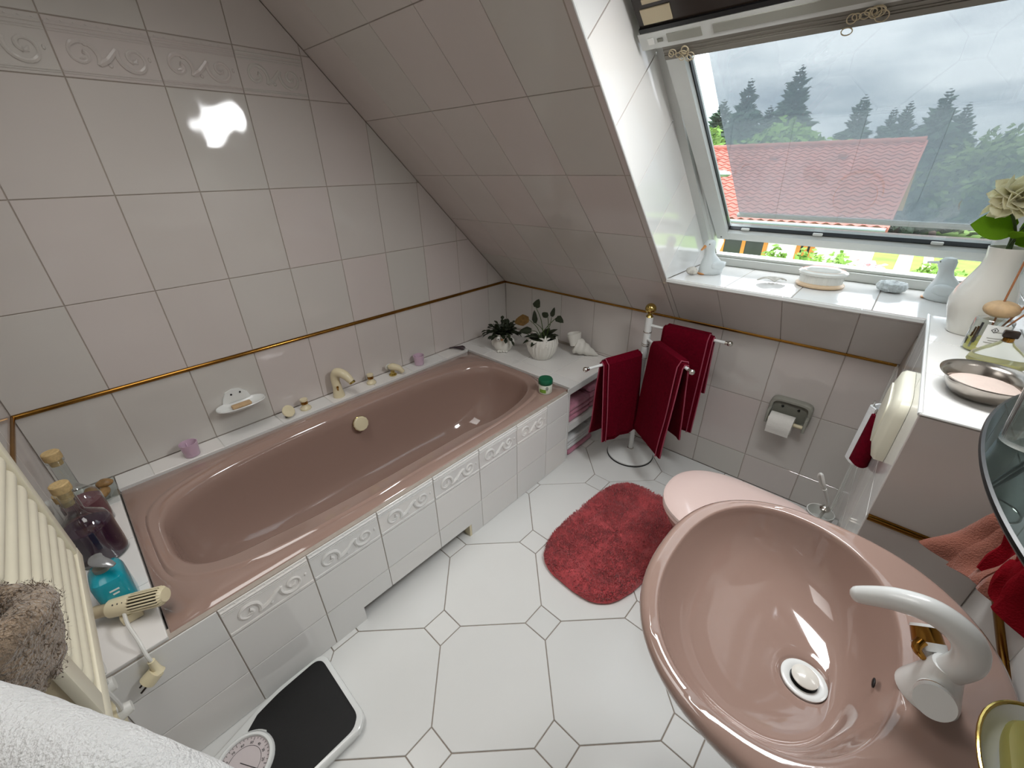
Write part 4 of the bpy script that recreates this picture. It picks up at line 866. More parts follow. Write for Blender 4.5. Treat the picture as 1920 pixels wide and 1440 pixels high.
ob('drain_ring', lathe([(0.0365, 0.711), (0.0365, 0.7145), (0.033, 0.716), (0.024, 0.7135), (0.022, 0.7125)], 36, (2.152, -1.489, 0), cap0=False, cap1=False), WHITE, bs, label='white drain ring')
ob('drain_gap', lathe([(0.026, 0.7105), (0.0, 0.7118)], 24, (2.152, -1.489, 0), cap0=False), BLACKP, bs)
ob('plug', lathe([(0.006, 0.711), (0.006, 0.718), (0.021, 0.7205), (0.0215, 0.7235), (0.016, 0.727), (0, 0.7285)], 32, (2.152, -1.489, 0)), CERAM, bs, label='white domed drain plug')
ob('overflow_hole', sph((2.2255, -1.487, 0.80), 0.010, 12, 0.25, 1.0, 0.5), BLACKP, bs)
ob('pedestal', loft([superring(2.27, KY, 0.0, 0.09, 0.085, 2.6, 40), superring(2.27, KY, 0.05, 0.08, 0.075, 2.6, 40), superring(2.265, KY, 0.45, 0.075, 0.07, 2.6, 40), superring(2.26, KY, 0.625, 0.095, 0.09, 2.6, 40)]), ROSE, bs)
# basin tap
TPX, TPY, TPZ = 2.270, -1.503, 0.8575
tp2 = root('basin_tap', (TPX, TPY, TPZ), 'white swan-neck basin tap with two knobs and brass details', 'tap')
ob('body', lathe([(0.036, 0), (0.035, 0.006), (0.029, 0.026), (0.021, 0.055), (0.0175, 0.07)], 32, (TPX, TPY, TPZ)), WHITE, tp2)
ob('spout', tube(smooth_path([(TPX, TPY, TPZ+0.055), (TPX+0.010, TPY-0.002, TPZ+0.095), (TPX-0.004, TPY-0.002, TPZ+0.130), (TPX-0.040, TPY, TPZ+0.146), (TPX-0.078, TPY+0.002, TPZ+0.136), (TPX-0.112, TPY+0.004, TPZ+0.112)], 8), [0.0175, 0.0185, 0.0185, 0.0175, 0.016, 0.0125], 24), WHITE, tp2)
ob('spout_tip', sph((TPX-0.1125, TPY+0.004, TPZ+0.1116), 0.0124, 16), WHITE, tp2)
fd_ = Vector((-0.42, 0.70, 0.57)).normalized(); f0 = Vector((TPX-0.004, TPY+0.010, TPZ+0.040))
ob('knob_far', tube([f0, f0+fd_*0.022, f0+fd_*0.0225, f0+fd_*0.034], [0.013, 0.014, 0.0195, 0.0195], 24), WHITE, tp2)
ob('brass_collar', tube([f0+fd_*0.034, f0+fd_*0.054], [0.0185, 0.0165], 24), GOLD, tp2)
ob('knob_cap', tube([f0+fd_*0.054, f0+fd_*0.058], [0.0175, 0.016], 24), WHITE, tp2)
kd = Vector((-0.10, -0.86, 0.50)).normalized(); k0 = Vector((TPX-0.004, TPY-0.018, TPZ+0.030))
ob('knob_near', cat(tube([k0, k0+kd*0.022], [0.016, 0.018], 24), tube([k0+kd*0.032, k0+kd*0.046], [0.0215, 0.0215], 32)), WHITE, tp2)
ob('brass_collar', tube([k0+kd*0.022, k0+kd*0.032], 0.0195, 28), GOLD, tp2)
ob('lever', tube(smooth_path([(TPX-0.022, TPY+0.004, TPZ+0.056), (TPX-0.033, TPY+0.006, TPZ+0.066), (TPX-0.030, TPY+0.016, TPZ+0.074)], 4), [0.004, 0.006, 0.0075], 10), GOLD, tp2)
# soap dish in the foreground
sd2 = root('soap_dish', (2.325, -1.665, 0.96), 'white soap dish with brass rim on the right wall beside the tap', 'soap dish')
def so(z, s, dx=0.0): return superring(2.322+dx, -1.668, z, 0.058*s, 0.092*s, 2.2, 48)
ob('bowl', loft([so(0.972, 0.35), so(0.975, 0.62), so(0.986, 0.86), so(1.000, 0.985), so(1.003, 0.965), so(0.990, 0.84), so(0.981, 0.6), so(0.979, 0.2)]), WHITE, sd2)
ob('brass_rim', tube([*so(1.0025, 0.985), so(1.0025, 0.985)[0]], 0.0022, 8), GOLDP, sd2)
ob('bracket', tube([(2.374, -1.668, 0.965), (2.34, -1.668, 0.970)], [0.022, 0.014], 16), GOLDP, sd2)
ob('soap', jitter(loft([superring(2.326, -1.664, z, 0.040*s, 0.070*s, 3.2, 40) for z, s in ((0.9815, 0.8), (0.985, 0.97), (0.995, 1.0), (1.003, 0.94), (1.006, 0.75), (1.0065, 0.3))]), 0.001, 30), SOAP, label='olive yellow bar of soap lying in the brass-rimmed dish', cat='soap')
# glass shelf
gz = 1.215
gs = root('glass_shelf', (2.30, -1.46, gz), 'curved smoked glass shelf on the right wall above the washbasin', 'shelf')
gp = [(XR-0.001, -1.86), (2.30, -1.845)]+[(XR-0.178*math.cos((t-0.5)*PI*0.78)**0.75, -1.46-0.37*math.sin((t-0.5)*PI*0.78)/math.sin(PI*0.39)) for t in [1-i/30 for i in range(31)]]+[(2.30, -1.075), (XR-0.001, -1.07)]
gp = sorted(set((round(a, 4), round(b, 4)) for a, b in gp if a > 2.19), key=lambda p: p[1])
front = [(XR-0.001, -1.83)]+[(XR-0.001-0.174*max(0.0, 1-((y+1.46)/0.37)**2)**0.5, y) for y in [-1.828+0.736*i/48 for i in range(49)]]+[(XR-0.001, -1.09)]
ob('glass', prism(front, gz, gz+0.008, 'z'), SHELFG, gs, smooth=False)
ob('edge', tube([(a, b, gz+0.0035) for a, b in front[1:-1]], 0.0044, 8), BLACKP, gs)
for y in (-1.70, -1.22): ob('bracket', rbox(XR-0.05, XR-0.001, y-0.012, y+0.012, gz-0.012, gz-0.0005, 0.003), CHROME, gs)
GX, GY = 2.241, -1.388; gb = gz+0.0085
tm = root('glass_tumbler', (GX, GY, gb), 'clear glass tumbler standing on the smoked shelf', 'tumbler')
ob('wall', lathe([(0.024, 0), (0.027, 0.002), (0.033, 0.10), (0.0315, 0.10), (0.0255, 0.008), (0, 0.008)], 32, (GX, GY, gb)), GLASS, tm); ob('rim', torus((GX, GY, gb+0.1), 0.0322, 0.0012, 32, 6), CHROME, tm)
mb = root('make_up_brush', (GX, GY, gb+0.01), 'make-up brush with dark purple bristles in the tumbler', 'brush')
ob('handle', tube([(GX+0.008, GY-0.008, gb+0.012), (GX-0.012, GY+0.020, gb+0.115)], 0.005, 10), SILVERP, mb)
rn = random.Random(2); b0 = Vector((GX-0.012, GY+0.020, gb+0.115)); dd = Vector((-0.020, 0.028, 0.103)).normalized(); vf = []
for k in range(60):
    q = Vector((rn.uniform(-1, 1), rn.uniform(-1, 1), rn.uniform(-1, 1)))*0.32; vf.append(tube([b0, b0+(dd+q).normalized()*rn.uniform(0.026, 0.034)], [0.0024, 0.0006], 4))
ob('bristles', cat(*vf), PURB, mb, kind='stuff')
# washcloths in the corner behind the basin
def drape(name, pts, m, lab, th=0.007, seed=0):
    A, B, C, D = map(Vector, pts)
    def f(u, v):
        p = (A*(1-u)+B*u)*(1-v)+(D*(1-u)+C*u)*v; w = noise.noise(Vector((u*3.0+seed, v*2.5, seed*1.7)))
        return p+Vector((-0.016, -0.010, 0.012))*w+Vector((-0.010*math.sin(u*7+seed), 0, 0))*v
    return ob(name, sheet(f, 18, 16, th), m, label=lab, cat='cloth', group='washcloths in the basin corner')
hk = ob('towel_hook', cat(tube([(XR-0.001, -1.17, 1.02), (XR-0.045, -1.17, 1.025)], 0.005, 10), sph((XR-0.047, -1.17, 1.027), 0.009)), CHROME, label='small chrome hook behind the basin holding washcloths', cat='hook')
drape('washcloth', ((2.345, -1.125, 0.985), (2.365, -1.20, 0.990), (2.335, -1.245, 0.885), (2.262, -1.165, 0.866)), CORAL, 'salmon washcloth draped furthest into the basin corner', seed=1)
drape('washcloth', ((2.345, -1.16, 1.00), (2.366, -1.22, 1.00), (2.352, -1.275, 0.885), (2.295, -1.205, 0.872)), CORAL, 'salmon washcloth draped under the red ones', seed=2)
drape('washcloth', ((2.335, -1.175, 1.02), (2.366, -1.24, 1.015), (2.362, -1.30, 0.885), (2.318, -1.225, 0.905)), RED, 'red washcloth lying over the salmon ones', seed=3)
drape('washcloth', ((2.345, -1.215, 1.03), (2.368, -1.27, 1.02), (2.366, -1.34, 0.885), (2.338, -1.262, 0.90)), RED, 'red washcloth nearest to the glass shelf edge', seed=4)

# ================================================================ ON THE CISTERN BOX
ZT = ZB+0.0005
VX, VY = 2.252, -0.412
va = root('vase', (VX, VY, ZT), 'tall white vase with cream flowers beside the window', 'vase')
ob('body', lathe([(0.040, 0), (0.044, 0.004), (0.050, 0.03), (0.064, 0.07), (0.068, 0.095), (0.062, 0.125), (0.048, 0.16), (0.038, 0.19), (0.036, 0.215), (0.040, 0.240), (0.038, 0.240), (0.033, 0.215), (0.03, 0.17), (0, 0.12)], 48, (VX, VY, ZT)), CERAM, va)
fl = root('flower_bunch', (VX, VY, ZT+0.13), 'cream artificial blossoms with bright green leaves in the white vase', 'flowers')
rn = random.Random(21)
def blossom(c, R, seed):
    rn = random.Random(seed); b = ob('blossom', sph(c, R*0.32, 12), PETAL, fl)
    for k in range(46):
        a = rn.uniform(0, 2*PI); zc = rn.uniform(-0.75, 1.0); d = Vector((math.cos(a)*math.sqrt(1-zc*zc), math.sin(a)*math.sqrt(1-zc*zc), zc))
        ob('petal', leaf_shape(c+d*R*0.18, d, Vector((rn.uniform(-1, 1), rn.uniform(-1, 1), rn.uniform(0, 1))), R*rn.uniform(0.7, 0.9), R*0.78, 0.10, nseg=5), PETAL, b)
bc = [((2.218, -0.43, 1.458), 0.062), ((2.285, -0.40, 1.515), 0.055), ((2.305, -0.47, 1.45), 0.05)]
for k, (c, R) in enumerate(bc):
    blossom(Vector(c), R, k); ob('stem', tube(smooth_path([(VX+0.004*k, VY, ZT+0.14), (VX, VY-0.004, ZT+0.26), Vector(c)-Vector((0, 0, R*0.4))], 5), 0.0032, 8), STEM, fl)
for tip, d, ln, w in (((2.243, -0.42, 1.385), (-0.75, -0.15, 0.12), 0.085, 0.085), ((2.25, -0.43, 1.365), (0.3, -0.6, 0.25), 0.07, 0.06), ((2.255, -0.42, 1.36), (0.6, -0.3, 0.3), 0.075, 0.06), ((2.26, -0.40, 1.375), (0.5, 0.4, 0.4), 0.08, 0.06)):
    tip = Vector(tip); ob('stem', tube(smooth_path([(VX, VY, ZT+0.17), (VX-0.004, VY-0.004, ZT+0.235), tip], 4), 0.0025, 6), STEM, fl); ob('leaf', leaf_shape(tip, d, (0.4, -0.8, 0.5), ln, w, 0.12, nseg=8), LEAFG, fl)
# reed diffuser
DX, DY = 2.275, -0.565
rd = root('reed_diffuser', (DX, DY, ZT), 'glass reed diffuser with wooden ball stopper and paper label', 'diffuser')
ob('glass', lathe([(0.034, 0), (0.037, 0.003), (0.037, 0.082), (0.033, 0.087), (0.016, 0.089), (0.014, 0.097)], 36, (DX, DY, ZT), cap1=False), GLASS, rd)
ob('oil', lathe([(0.034, 0.004), (0.034, 0.03), (0, 0.03)], 32, (DX, DY, ZT)), YELLOWL, rd)
ob('stopper', sph((DX, DY, ZT+0.112), 0.034, 24, 1, 1, 0.62), WOOD, rd)
a0 = math.atan2(-0.9, -0.20); ob('label', arc_label(DX, DY, 0.0374, a0-0.15, a0+1.15, ZT+0.016, ZT+0.078), LABEL, rd)
for k, (w, h) in enumerate(((0.5, 0.060), (0.8, 0.044), (0.6, 0.038), (0.9, 0.032))): ob('label_text', arc_label(DX, DY, 0.0378, a0+0.5-w/2, a0+0.5+w/2, ZT+h, ZT+h+0.002, 6), GREYP, rd)
mm = Vector((DX+0.0383*math.cos(a0+0.3), DY+0.0383*math.sin(a0+0.3), ZT+0.066)); m4 = TRL(*mm) @ ROT(a0+0.3, 'Z') @ ROT(PI/2, 'Y')
ob('label_emblem', cat(torus((0, 0, 0), 0.0065, 0.0007, 4, 4, m4), sph(mm, 0.0025, 8, 0.4, 0.8, 1)), INK, rd)
rn = random.Random(8)
for k in range(9):
    a = a0-0.35-rn.random()*1.0; ob('dark_petal', arc_label(DX, DY, 0.0352, a-0.07, a+0.07, ZT+0.01+0.06*rn.random(), ZT+0.018+0.062*rn.random(), 3), (GOLD, INK, GREYPD)[k % 3], rd)
for tx, ty, tz in ((2.268, -0.575, 1.335), (2.345, -0.60, 1.36), (2.352, -0.555, 1.345), (2.36, -0.62, 1.33)): ob('reed', tube([(DX, DY, ZT+0.02), (tx, ty, tz)], 0.0021, 6), REED, rd)
# perfume flask
QX, QY = 2.285, -0.735
pf = root('perfume_flask', (QX, QY, ZT), 'fan-shaped clear perfume flask with pale yellow liquid', 'perfume')
def fan(z, w, d): return superring(QX, QY, ZT+z, w, d, 2.6, 36)
ob('glass', loft([fan(0.0005, 0.025, 0.016), fan(0.006, 0.038, 0.022), fan(0.026, 0.050, 0.024), fan(0.045, 0.046, 0.021), fan(0.062, 0.028, 0.016), fan(0.074, 0.014, 0.011), fan(0.08, 0.010, 0.009)]), PERFG, pf)
ob('perfume', loft([fan(0.003, 0.024, 0.0145), fan(0.007, 0.036, 0.0205), fan(0.026, 0.0485, 0.0225), fan(0.032, 0.0478, 0.0218)]), YELLOWL, pf)
ob('collar', tube([(QX, QY, ZT+0.078), (QX, QY, ZT+0.088)], 0.0095, 16), GOLD, pf); ob('cap', rbox(QX-0.013, QX+0.013, QY-0.008, QY+0.008, ZT+0.088, ZT+0.104, 0.003), DBROWN, pf)
# steel bowl with powder
BX, BY = 2.262, -0.895
bw = root('steel_bowl', (BX, BY, ZT), 'small oval steel bowl on the corner of the cistern box', 'bowl')
def bo(z, a, b): return superring(BX, BY, ZT+z, a, b, 2.1, 56)
ob('bowl_wall', loft([bo(0, 0.035, 0.045), bo(0.004, 0.052, 0.064), bo(0.02, 0.063, 0.078), bo(0.036, 0.066, 0.081), bo(0.042, 0.077, 0.093), bo(0.0435, 0.078, 0.094), bo(0.0415, 0.072, 0.088), bo(0.034, 0.063, 0.078), bo(0.016, 0.058, 0.072), bo(0.006, 0.04, 0.05)]), STEEL, bw)
ob('powder', jitter(loft([bo(0.018, 0.0575, 0.0715), bo(0.022, 0.045, 0.055), bo(0.025, 0.02, 0.03)], True, True), 0.001, 60), SAND, label='pale pinkish bath salt heaped in the steel bowl', cat='bath salt', kind='stuff')

# ================================================================ ON THE WINDOW SILL
ZI = ZS+0.0008
def duck(x, y, yaw, sc, lab, tuck):
    r_ = root('duck_figurine', (x, y, ZI), lab, 'figurine', 'ceramic ducks on the window sill'); M = TRL(x, y, ZI) @ ROT(yaw, 'Z') @ Matrix.Scale(sc, 4)
    prof = [(0.0, -0.052, 0.018), (0.012, -0.055, 0.026), (0.028, -0.048, 0.036), (0.05, -0.022, 0.046), (0.06, 0.0, 0.046)]
    body = loft([[Vector((cx+rx*math.cos(2*PI*j/28), ry*math.sin(2*PI*j/28), z)) for j in range(28)] for z, cx, rx, ry in ((0, 0.0, 0.050, 0.036), (0.006, 0.0, 0.056, 0.042), (0.03, -0.002, 0.058, 0.046), (0.055, 0.002, 0.048, 0.040), (0.075, 0.010, 0.034, 0.030), (0.095, 0.020, 0.024, 0.022), (0.112, 0.024, 0.022, 0.021), (0.126, 0.028, 0.027, 0.024), (0.142, 0.028, 0.026, 0.023), (0.154, 0.026, 0.017, 0.016), (0.158, 0.026, 0.004, 0.004))])
    ob('body', tr(body, M), DUCKM, r_)
    for s in (-1, 1): ob('wing', tr(sph((-0.008, 0.040*s, 0.045), 0.03, 14, 1.25, 0.4, 0.75), M), DUCKM, r_)
    ob('tail', tr(lathe([(0.02, 0), (0.012, 0.02), (0.002, 0.032)], 12, m=TRL(-0.046, 0, 0.036) @ ROT(-1.15, 'Y')), M), DUCKM, r_)
    if tuck: ob('bill', tr(tube([(0.05, 0.0, 0.130), (0.070, 0.002, 0.112)], [0.011, 0.005], 12, flat=0.6), M), ORANGE, r_)
    else: ob('bill', tr(tube([(0.045, 0, 0.135), (0.086, 0, 0.130)], [0.012, 0.007], 12, flat=0.5), M), DUCKM, r_)
    ob('feet', tr(sph((0.048, 0, 0.004), 0.015, 10, 1.0, 1.6, 0.35), M), ORANGE, r_)
    for s in (-1, 1): ob('eye', tr(sph((0.044, 0.018*s, 0.140), 0.003, 8), M), GREYPD, r_)
duck(1.388, -0.025, -2.2, 1.0, 'white ceramic duck with orange bill at the left end of the sill', True); duck(2.205, 0.062, 2.75, 0.98, 'white ceramic duck facing left, near the vase', False)
ob('pebble', jitter(sph((1.328, -0.10, ZI+0.018), 0.026, 18, 1.1, 0.85, 0.68), 0.004, 30), STONE, label='pale rounded pebble in the left corner of the sill', cat='stone')
def scallop(x, y, yaw):
    V = []; M = TRL(x, y, ZI) @ ROT(yaw, 'Z')
    def f(u, v): a = (u-0.5)*2.4; r = 0.066*v*(1+0.03*math.cos(u*60)); return M @ Vector((r*math.sin(a), r*math.cos(a)-0.03, 0.004+0.020*math.sin(PI*min(v, 0.98)*0.8+0.3)*(1-0.25*abs(u-0.5))+0.0012*math.cos(u*62)*v))
    return sheet(f, 60, 10, 0.003)
ob('scallop_shell', scallop(1.655, -0.03, 0.6), STONE, label='flat pale scallop shell on the sill', cat='shell')
cbx = root('lidded_box', (1.823, 0.035, ZI), 'round cream and white porcelain box with lid on the sill', 'box')
ob('base_ring', lathe([(0.078, 0), (0.086, 0.003), (0.088, 0.010), (0.082, 0.016), (0.078, 0.018)], 48, (1.823, 0.035, ZI)), mat('peach_glaze', (226, 196, 160), 0.35), cbx)
ob('wall', lathe([(0.078, 0.016), (0.077, 0.05)], 96, (1.823, 0.035, ZI), rmod=lambda a, z: 1+0.014*math.sin(36*a)), CERAM, cbx)
ob('lid', lathe([(0.079, 0.049), (0.087, 0.052), (0.088, 0.060), (0.08, 0.066), (0.065, 0.067), (0.063, 0.070), (0.05, 0.076), (0, 0.078)], 48, (1.823, 0.035, ZI)), CERAM, cbx)
ob('lid_line', torus((1.823, 0.035, ZI+0.066), 0.073, 0.0012, 48, 6), ORANGE, cbx)
ob('lace_stone', jitter(lathe([(0.03, 0.001), (0.045, 0.008), (0.05, 0.02), (0.045, 0.034), (0.03, 0.04), (0.02, 0.036), (0, 0.032)], 40, (2.055, 0.105, ZI), rmod=lambda a, z: 1+0.03*math.sin(9*a+z*300)), 0.004, 70), mat('grey_carved_stone', (200, 206, 206), 0.7, var=0.25, vscale=90, bump=0.8, bscale=130), label='low grey carved candle stone on the sill', cat='candle holder')

# ================================================================ NEAR LEDGE AND NEAR WALL
def bottle(name, x, y, r, h, neck, liq, lm, lab, grp='corked bottles on the near bath ledge'):
    r_ = root(name, (x, y, ZL), lab, 'bottle', grp); sh = h-neck-0.03
    ob('glass', lathe([(r*0.9, 0), (r, 0.004), (r, sh-0.03), (r*0.9, sh-0.008), (r*0.62, sh+0.008), (0.021, sh+0.024), (0.0185, sh+0.03), (0.0185, h-0.012), (0.022, h-0.010), (0.022, h)], 36, (x, y, ZL), cap1=False), GLASS, r_)
    ob('liquid', lathe([(r*0.86, 0.003), (r*0.965, 0.008), (r*0.965, liq), (0, liq)], 32, (x, y, ZL)), lm, r_)
    ob('cork', lathe([(0.015, h-0.022), (0.0165, h-0.002), (0.0215, h), (0.0225, h+0.008), (0.022, h+0.024), (0.019, h+0.027), (0, h+0.027)], 20, (x, y, ZL)), CORK, r_)
    return r_
bottle('corked_bottle', 0.275, -2.366, 0.052, 0.275, 0.11, 0.10, PURPLE2, 'tallest corked glass bottle, furthest into the corner')
bottle('corked_bottle', 0.475, -2.362, 0.060, 0.262, 0.075, 0.125, PURPLE, 'corked glass bottle half full of dark purple bath oil')
bottle('corked_bottle', 0.375, -2.382, 0.042, 0.180, 0.05, 0.085, PURPLE2, 'shortest corked glass bottle, tucked against the near wall')
ds = root('soap_dispenser', (0.70, -2.352, ZL), 'turquoise pump soap dispenser on the near bath ledge', 'dispenser')
HX, HY = 0.715, -2.350
def db(z, a, b): return superring(HX, HY, ZL+z, a, b, 4, 44)
ob('body', loft([db(0, 0.050, 0.034), db(0.004, 0.054, 0.038), db(0.095, 0.054, 0.038), db(0.110, 0.048, 0.034), db(0.118, 0.03, 0.026), db(0.122, 0.018, 0.018)]), TURQ, ds)
ob('collar', lathe([(0.017, 0.12), (0.018, 0.122), (0.018, 0.134), (0.008, 0.137), (0.008, 0.148)], 24, (HX, HY, ZL)), GREYP, ds)
ob('pump', cat(tube(smooth_path([(HX-0.028, HY-0.002, ZL+0.151), (HX, HY, ZL+0.155), (HX+0.026, HY+0.016, ZL+0.153), (HX+0.04, HY+0.028, ZL+0.146)], 5), [0.014, 0.017, 0.013, 0.006], 14, flat=0.5)), SILVERP, ds)
for k, (w, s) in enumerate(((0.020, 0.0), (0.013, 0.012))): ob('label_mark', rbox(HX+0.0542, HX+0.0548, HY+0.004-w/2, HY+0.004+w/2, ZL+0.085-s-0.005, ZL+0.085-s), INKW, ds, smooth=False)
gd = root('glass_dish', (0.10, -2.345, ZL), 'square glass dish of brown shells in the far corner of the near ledge', 'dish')
def gq(z, s): return [Vector((0.125+a*s, -2.345+b*s, ZL+z)) for a, b in ((-0.075, -0.06), (0.075, -0.06), (0.085, 0.065), (-0.075, 0.06))]
ob('dish', loft([gq(0.0005, 0.45), gq(0.004, 0.55), gq(0.03, 1.0), gq(0.032, 0.985), gq(0.007, 0.52), gq(0.0065, 0.2)]), GLASS, gd, smooth=False)
for k, (x, y, z, r, sx, yaw) in enumerate(((0.105, -2.35, 0.027, 0.022, 1.5, 0.4), (0.15, -2.325, 0.030, 0.021, 1.6, -0.5), (0.115, -2.31, 0.048, 0.02, 1.3, 1.2))):
    ob('snail_shell', tr(jitter(sph((0, 0, 0), r, 16, sx, 1, 0.75), 0.002, 60), TRL(x, y, ZL+z) @ ROT(yaw, 'Z')), SHELLM, label=('brown shell at the front of the glass dish', 'brown shell at the back of the glass dish', 'reddish shell on top of the glass dish pile')[k], cat='shell', group='shells in the glass dish')
# small beige appliance with cord and plug
apx = root('curling_brush', (0.79, -2.335, ZL), 'beige ribbed electric hand appliance with white cord on the ledge', 'appliance')
a_, b_ = Vector((0.762, -2.392, ZL+0.036)), Vector((0.848, -2.276, ZL+0.056)); dv = (b_-a_).normalized()
ob('body', tube([a_+dv*0.025, a_+dv*0.03, a_+dv*0.080, a_+dv*0.085], [0.018, 0.024, 0.026, 0.024], 20), CREAM, apx)
ob('tail', tube([a_-dv*0.012, a_+dv*0.03], [0.017, 0.017], 16), CREAMD, apx); ob('core', tube([a_+dv*0.08, b_+dv*0.012], 0.0195, 16), DBROWN, apx)
sd1 = dv.orthogonal().normalized(); sd2_ = dv.cross(sd1)
for k in range(18):
    o = (sd1*math.cos(2*PI*k/18)+sd2_*math.sin(2*PI*k/18))*0.0235; ob('rib', tube([a_+dv*0.084+o, b_+dv*0.010+o, b_+dv*0.018+o*0.75], 0.0025, 6), CREAM, apx)
ob('end_cap', tube([b_+dv*0.012, b_+dv*0.022], [0.022, 0.018], 18), CREAM, apx)
for k, s in enumerate(('0', '1', '2')):
    ob('switch_mark', rbox(-0.002, 0.002, -0.0015, 0.0015, 0, 0.0008), INK, apx, smooth=False).matrix_local = TRL(*(a_+dv*(0.045+0.012*k)+Vector((0.012, -0.004, 0.0225))-WLOC[apx.name])) @ ROT(0.5, 'Y')
ob('stand_foot', rbox(0.775, 0.825, -2.362, -2.318, ZL+0.0005, ZL+0.028, 0.004), CREAM, apx)
ob('cord', tube(smooth_path([a_+dv*0.07+Vector((0.022, -0.012, -0.006)), (0.88, -2.345, ZL+0.045), (0.93, -2.338, ZL+0.028), (0.957, -2.337, ZL-0.005), (0.96, -2.336, 0.452)], 6), 0.0042, 8), WHITEP, apx)
pgl = ob('plug', cat(tube([(0.96, -2.336, 0.455), (0.962, -2.336, 0.425), (0.964, -2.338, 0.415)], [0.008, 0.010, 0.017], 14), tube([(0.964, -2.338, 0.418), (0.964, -2.362, 0.402)], [0.018, 0.019], 20)), CREAM, apx)
for s in (-1, 1): ob('pin', tube([(0.964+0.009*s, -2.362, 0.402), (0.964+0.009*s, -2.380, 0.390)], 0.0024, 8), DBROWN, pgl)
# louvred heater
ht = root('louvred_heater', (1.157, -2.38, 0.80), 'cream louvred wall heater on the near wall over the bath ledge', 'heater')
hx0, hx1, hz0, hz1, hy = 0.925, 1.388, 0.808, 1.50, -2.33
ob('casing', rbox(hx0+0.004, hx1-0.004, YN+0.0005, hy-0.012, hz0+0.004, hz1-0.004, 0.006), CREAMD, ht)
for nm, q in (('frame_rail', (hx0, hx1, hy-0.014, hy, hz0, hz0+0.030)), ('frame_rail', (hx0, hx1, hy-0.014, hy, hz1-0.03, hz1)), ('frame_stile', (hx0, hx0+0.028, hy-0.014, hy, hz0+0.03, hz1-0.03)), ('frame_stile', (hx1-0.045, hx1, hy-0.014, hy, hz0+0.03, hz1-0.03))): ob(nm, rbox(*q, 0.003), CREAMH, ht)
for k in range(18):
    z = hz0+0.052+k*0.034
    ob('slat', tr(loft([[Vector((x, 0.011*math.cos(2*PI*j/16)*q, 0.0155*math.sin(2*PI*j/16)*q)) for j in range(16)] for x, q in ((hx0+0.034, 0.4), (hx0+0.042, 0.9), (hx0+0.05, 1), (hx1-0.068, 1), (hx1-0.06, 0.9), (hx1-0.052, 0.4))]), TRL(0, hy-0.013, z) @ ROT(0.35, 'X')), CREAMH, ht)
ob('cable', cat(tube(smooth_path([(1.06, -2.40, 0.81), (1.055, -2.395, 0.74), (1.03, -2.40, 0.60), (1.0, -2.405, 0.50)], 6), 0.0045, 8), tube(smooth_path([(1.09, -2.40, 0.81), (1.10, -2.392, 0.68), (1.07, -2.395, 0.52), (1.03, -2.408, 0.44)], 6), 0.0045, 8)), WHITEP, ht)
so_ = root('wall_socket', (1.02, YN, 0.38), 'cream wall socket with plugs low beside the bath end', 'socket')
ob('plate', loft([[Vector((1.035+0.055*s*u, y, 0.42+0.04*s*v)) for u, v in [sup(2*PI*j/32, 2.4) for j in range(32)]] for y, s in ((YN+0.0005, 1), (YN+0.012, 1), (YN+0.017, 0.9))]), CREAM, so_)
for q_ in (tube([(1.0, YN+0.001, 0.50), (1.0, YN+0.035, 0.50)], [0.021, 0.016], 16), tube([(1.03, YN+0.016, 0.435), (1.03, YN+0.04, 0.435)], [0.019, 0.013], 16), tube([(0.968, YN+0.001, 0.535), (0.968, YN+0.03, 0.535)], [0.018, 0.02], 16)): ob('plug', q_, WHITEP, so_)
# taupe plush towel hanging in front of the heater end
TA = Vector((1.50, -2.305, 1.10))
tw = root('taupe_towel', (1.47, -2.32, 1.02), 'taupe plush towel gathered into an open loop over the heater end', 'towel')
def pouch(u, v):
    a = u*2*PI; R = 0.051*(0.62+0.38*math.sin(v*PI*0.55+0.25)); k = 1-0.62*(1-v)**2
    return Vector((1.480+R*0.95*math.cos(a)*k, -2.325+R*0.72*math.sin(a)*k, 1.048+0.090*v+0.010*math.sin(2*a)))
pv = sheet(pouch, 40, 14, 0.020); ob('loop', jitter(pv, 0.004, 60), TAUPE, tw)
ob('rolled_rim', jitter(tube([pouch(i/40, 1.0)+Vector((0, 0, 0.002)) for i in range(41)], 0.0165, 14), 0.005, 70, 2), TAUPE, tw)
ob('tail', jitter(sheet(lambda u, v: Vector((1.435+0.035*u, -2.365+0.03*u, 1.07+0.16*v)), 6, 12, 0.02), 0.005, 50, 3), TAUPE, tw)
rn = random.Random(4); V = []; F = []
src_ = jitter(tube([pouch(i/60, 1.0)+Vector((0, 0, 0.002)) for i in range(61)], 0.0165, 20), 0.005, 70, 2)[0]+[p for p in pv[0]]
for k in range(7000):
    p = src_[rn.randrange(len(src_))]; d = Vector((rn.uniform(-1, 1), rn.uniform(-1, 1), rn.uniform(-0.6, 1))).normalized(); s = d.orthogonal().normalized()*0.0008; i = len(V); p = p+Vector((rn.uniform(-1, 1), rn.uniform(-1, 1), rn.uniform(-1, 1)))*0.004; V += [p-s, p+s, p+d*rn.uniform(0.004, 0.008)]; F.append((i, i+1, i+2))
ob('plush', (V, F), TAUPE, tw, smooth=False, kind='stuff')
ob('hanger', tube(smooth_path([(1.42, YN+0.0005, 1.24), (1.42, -2.36, 1.235), (1.43, -2.335, 1.21)], 4), 0.004, 8), CHROME, tw)
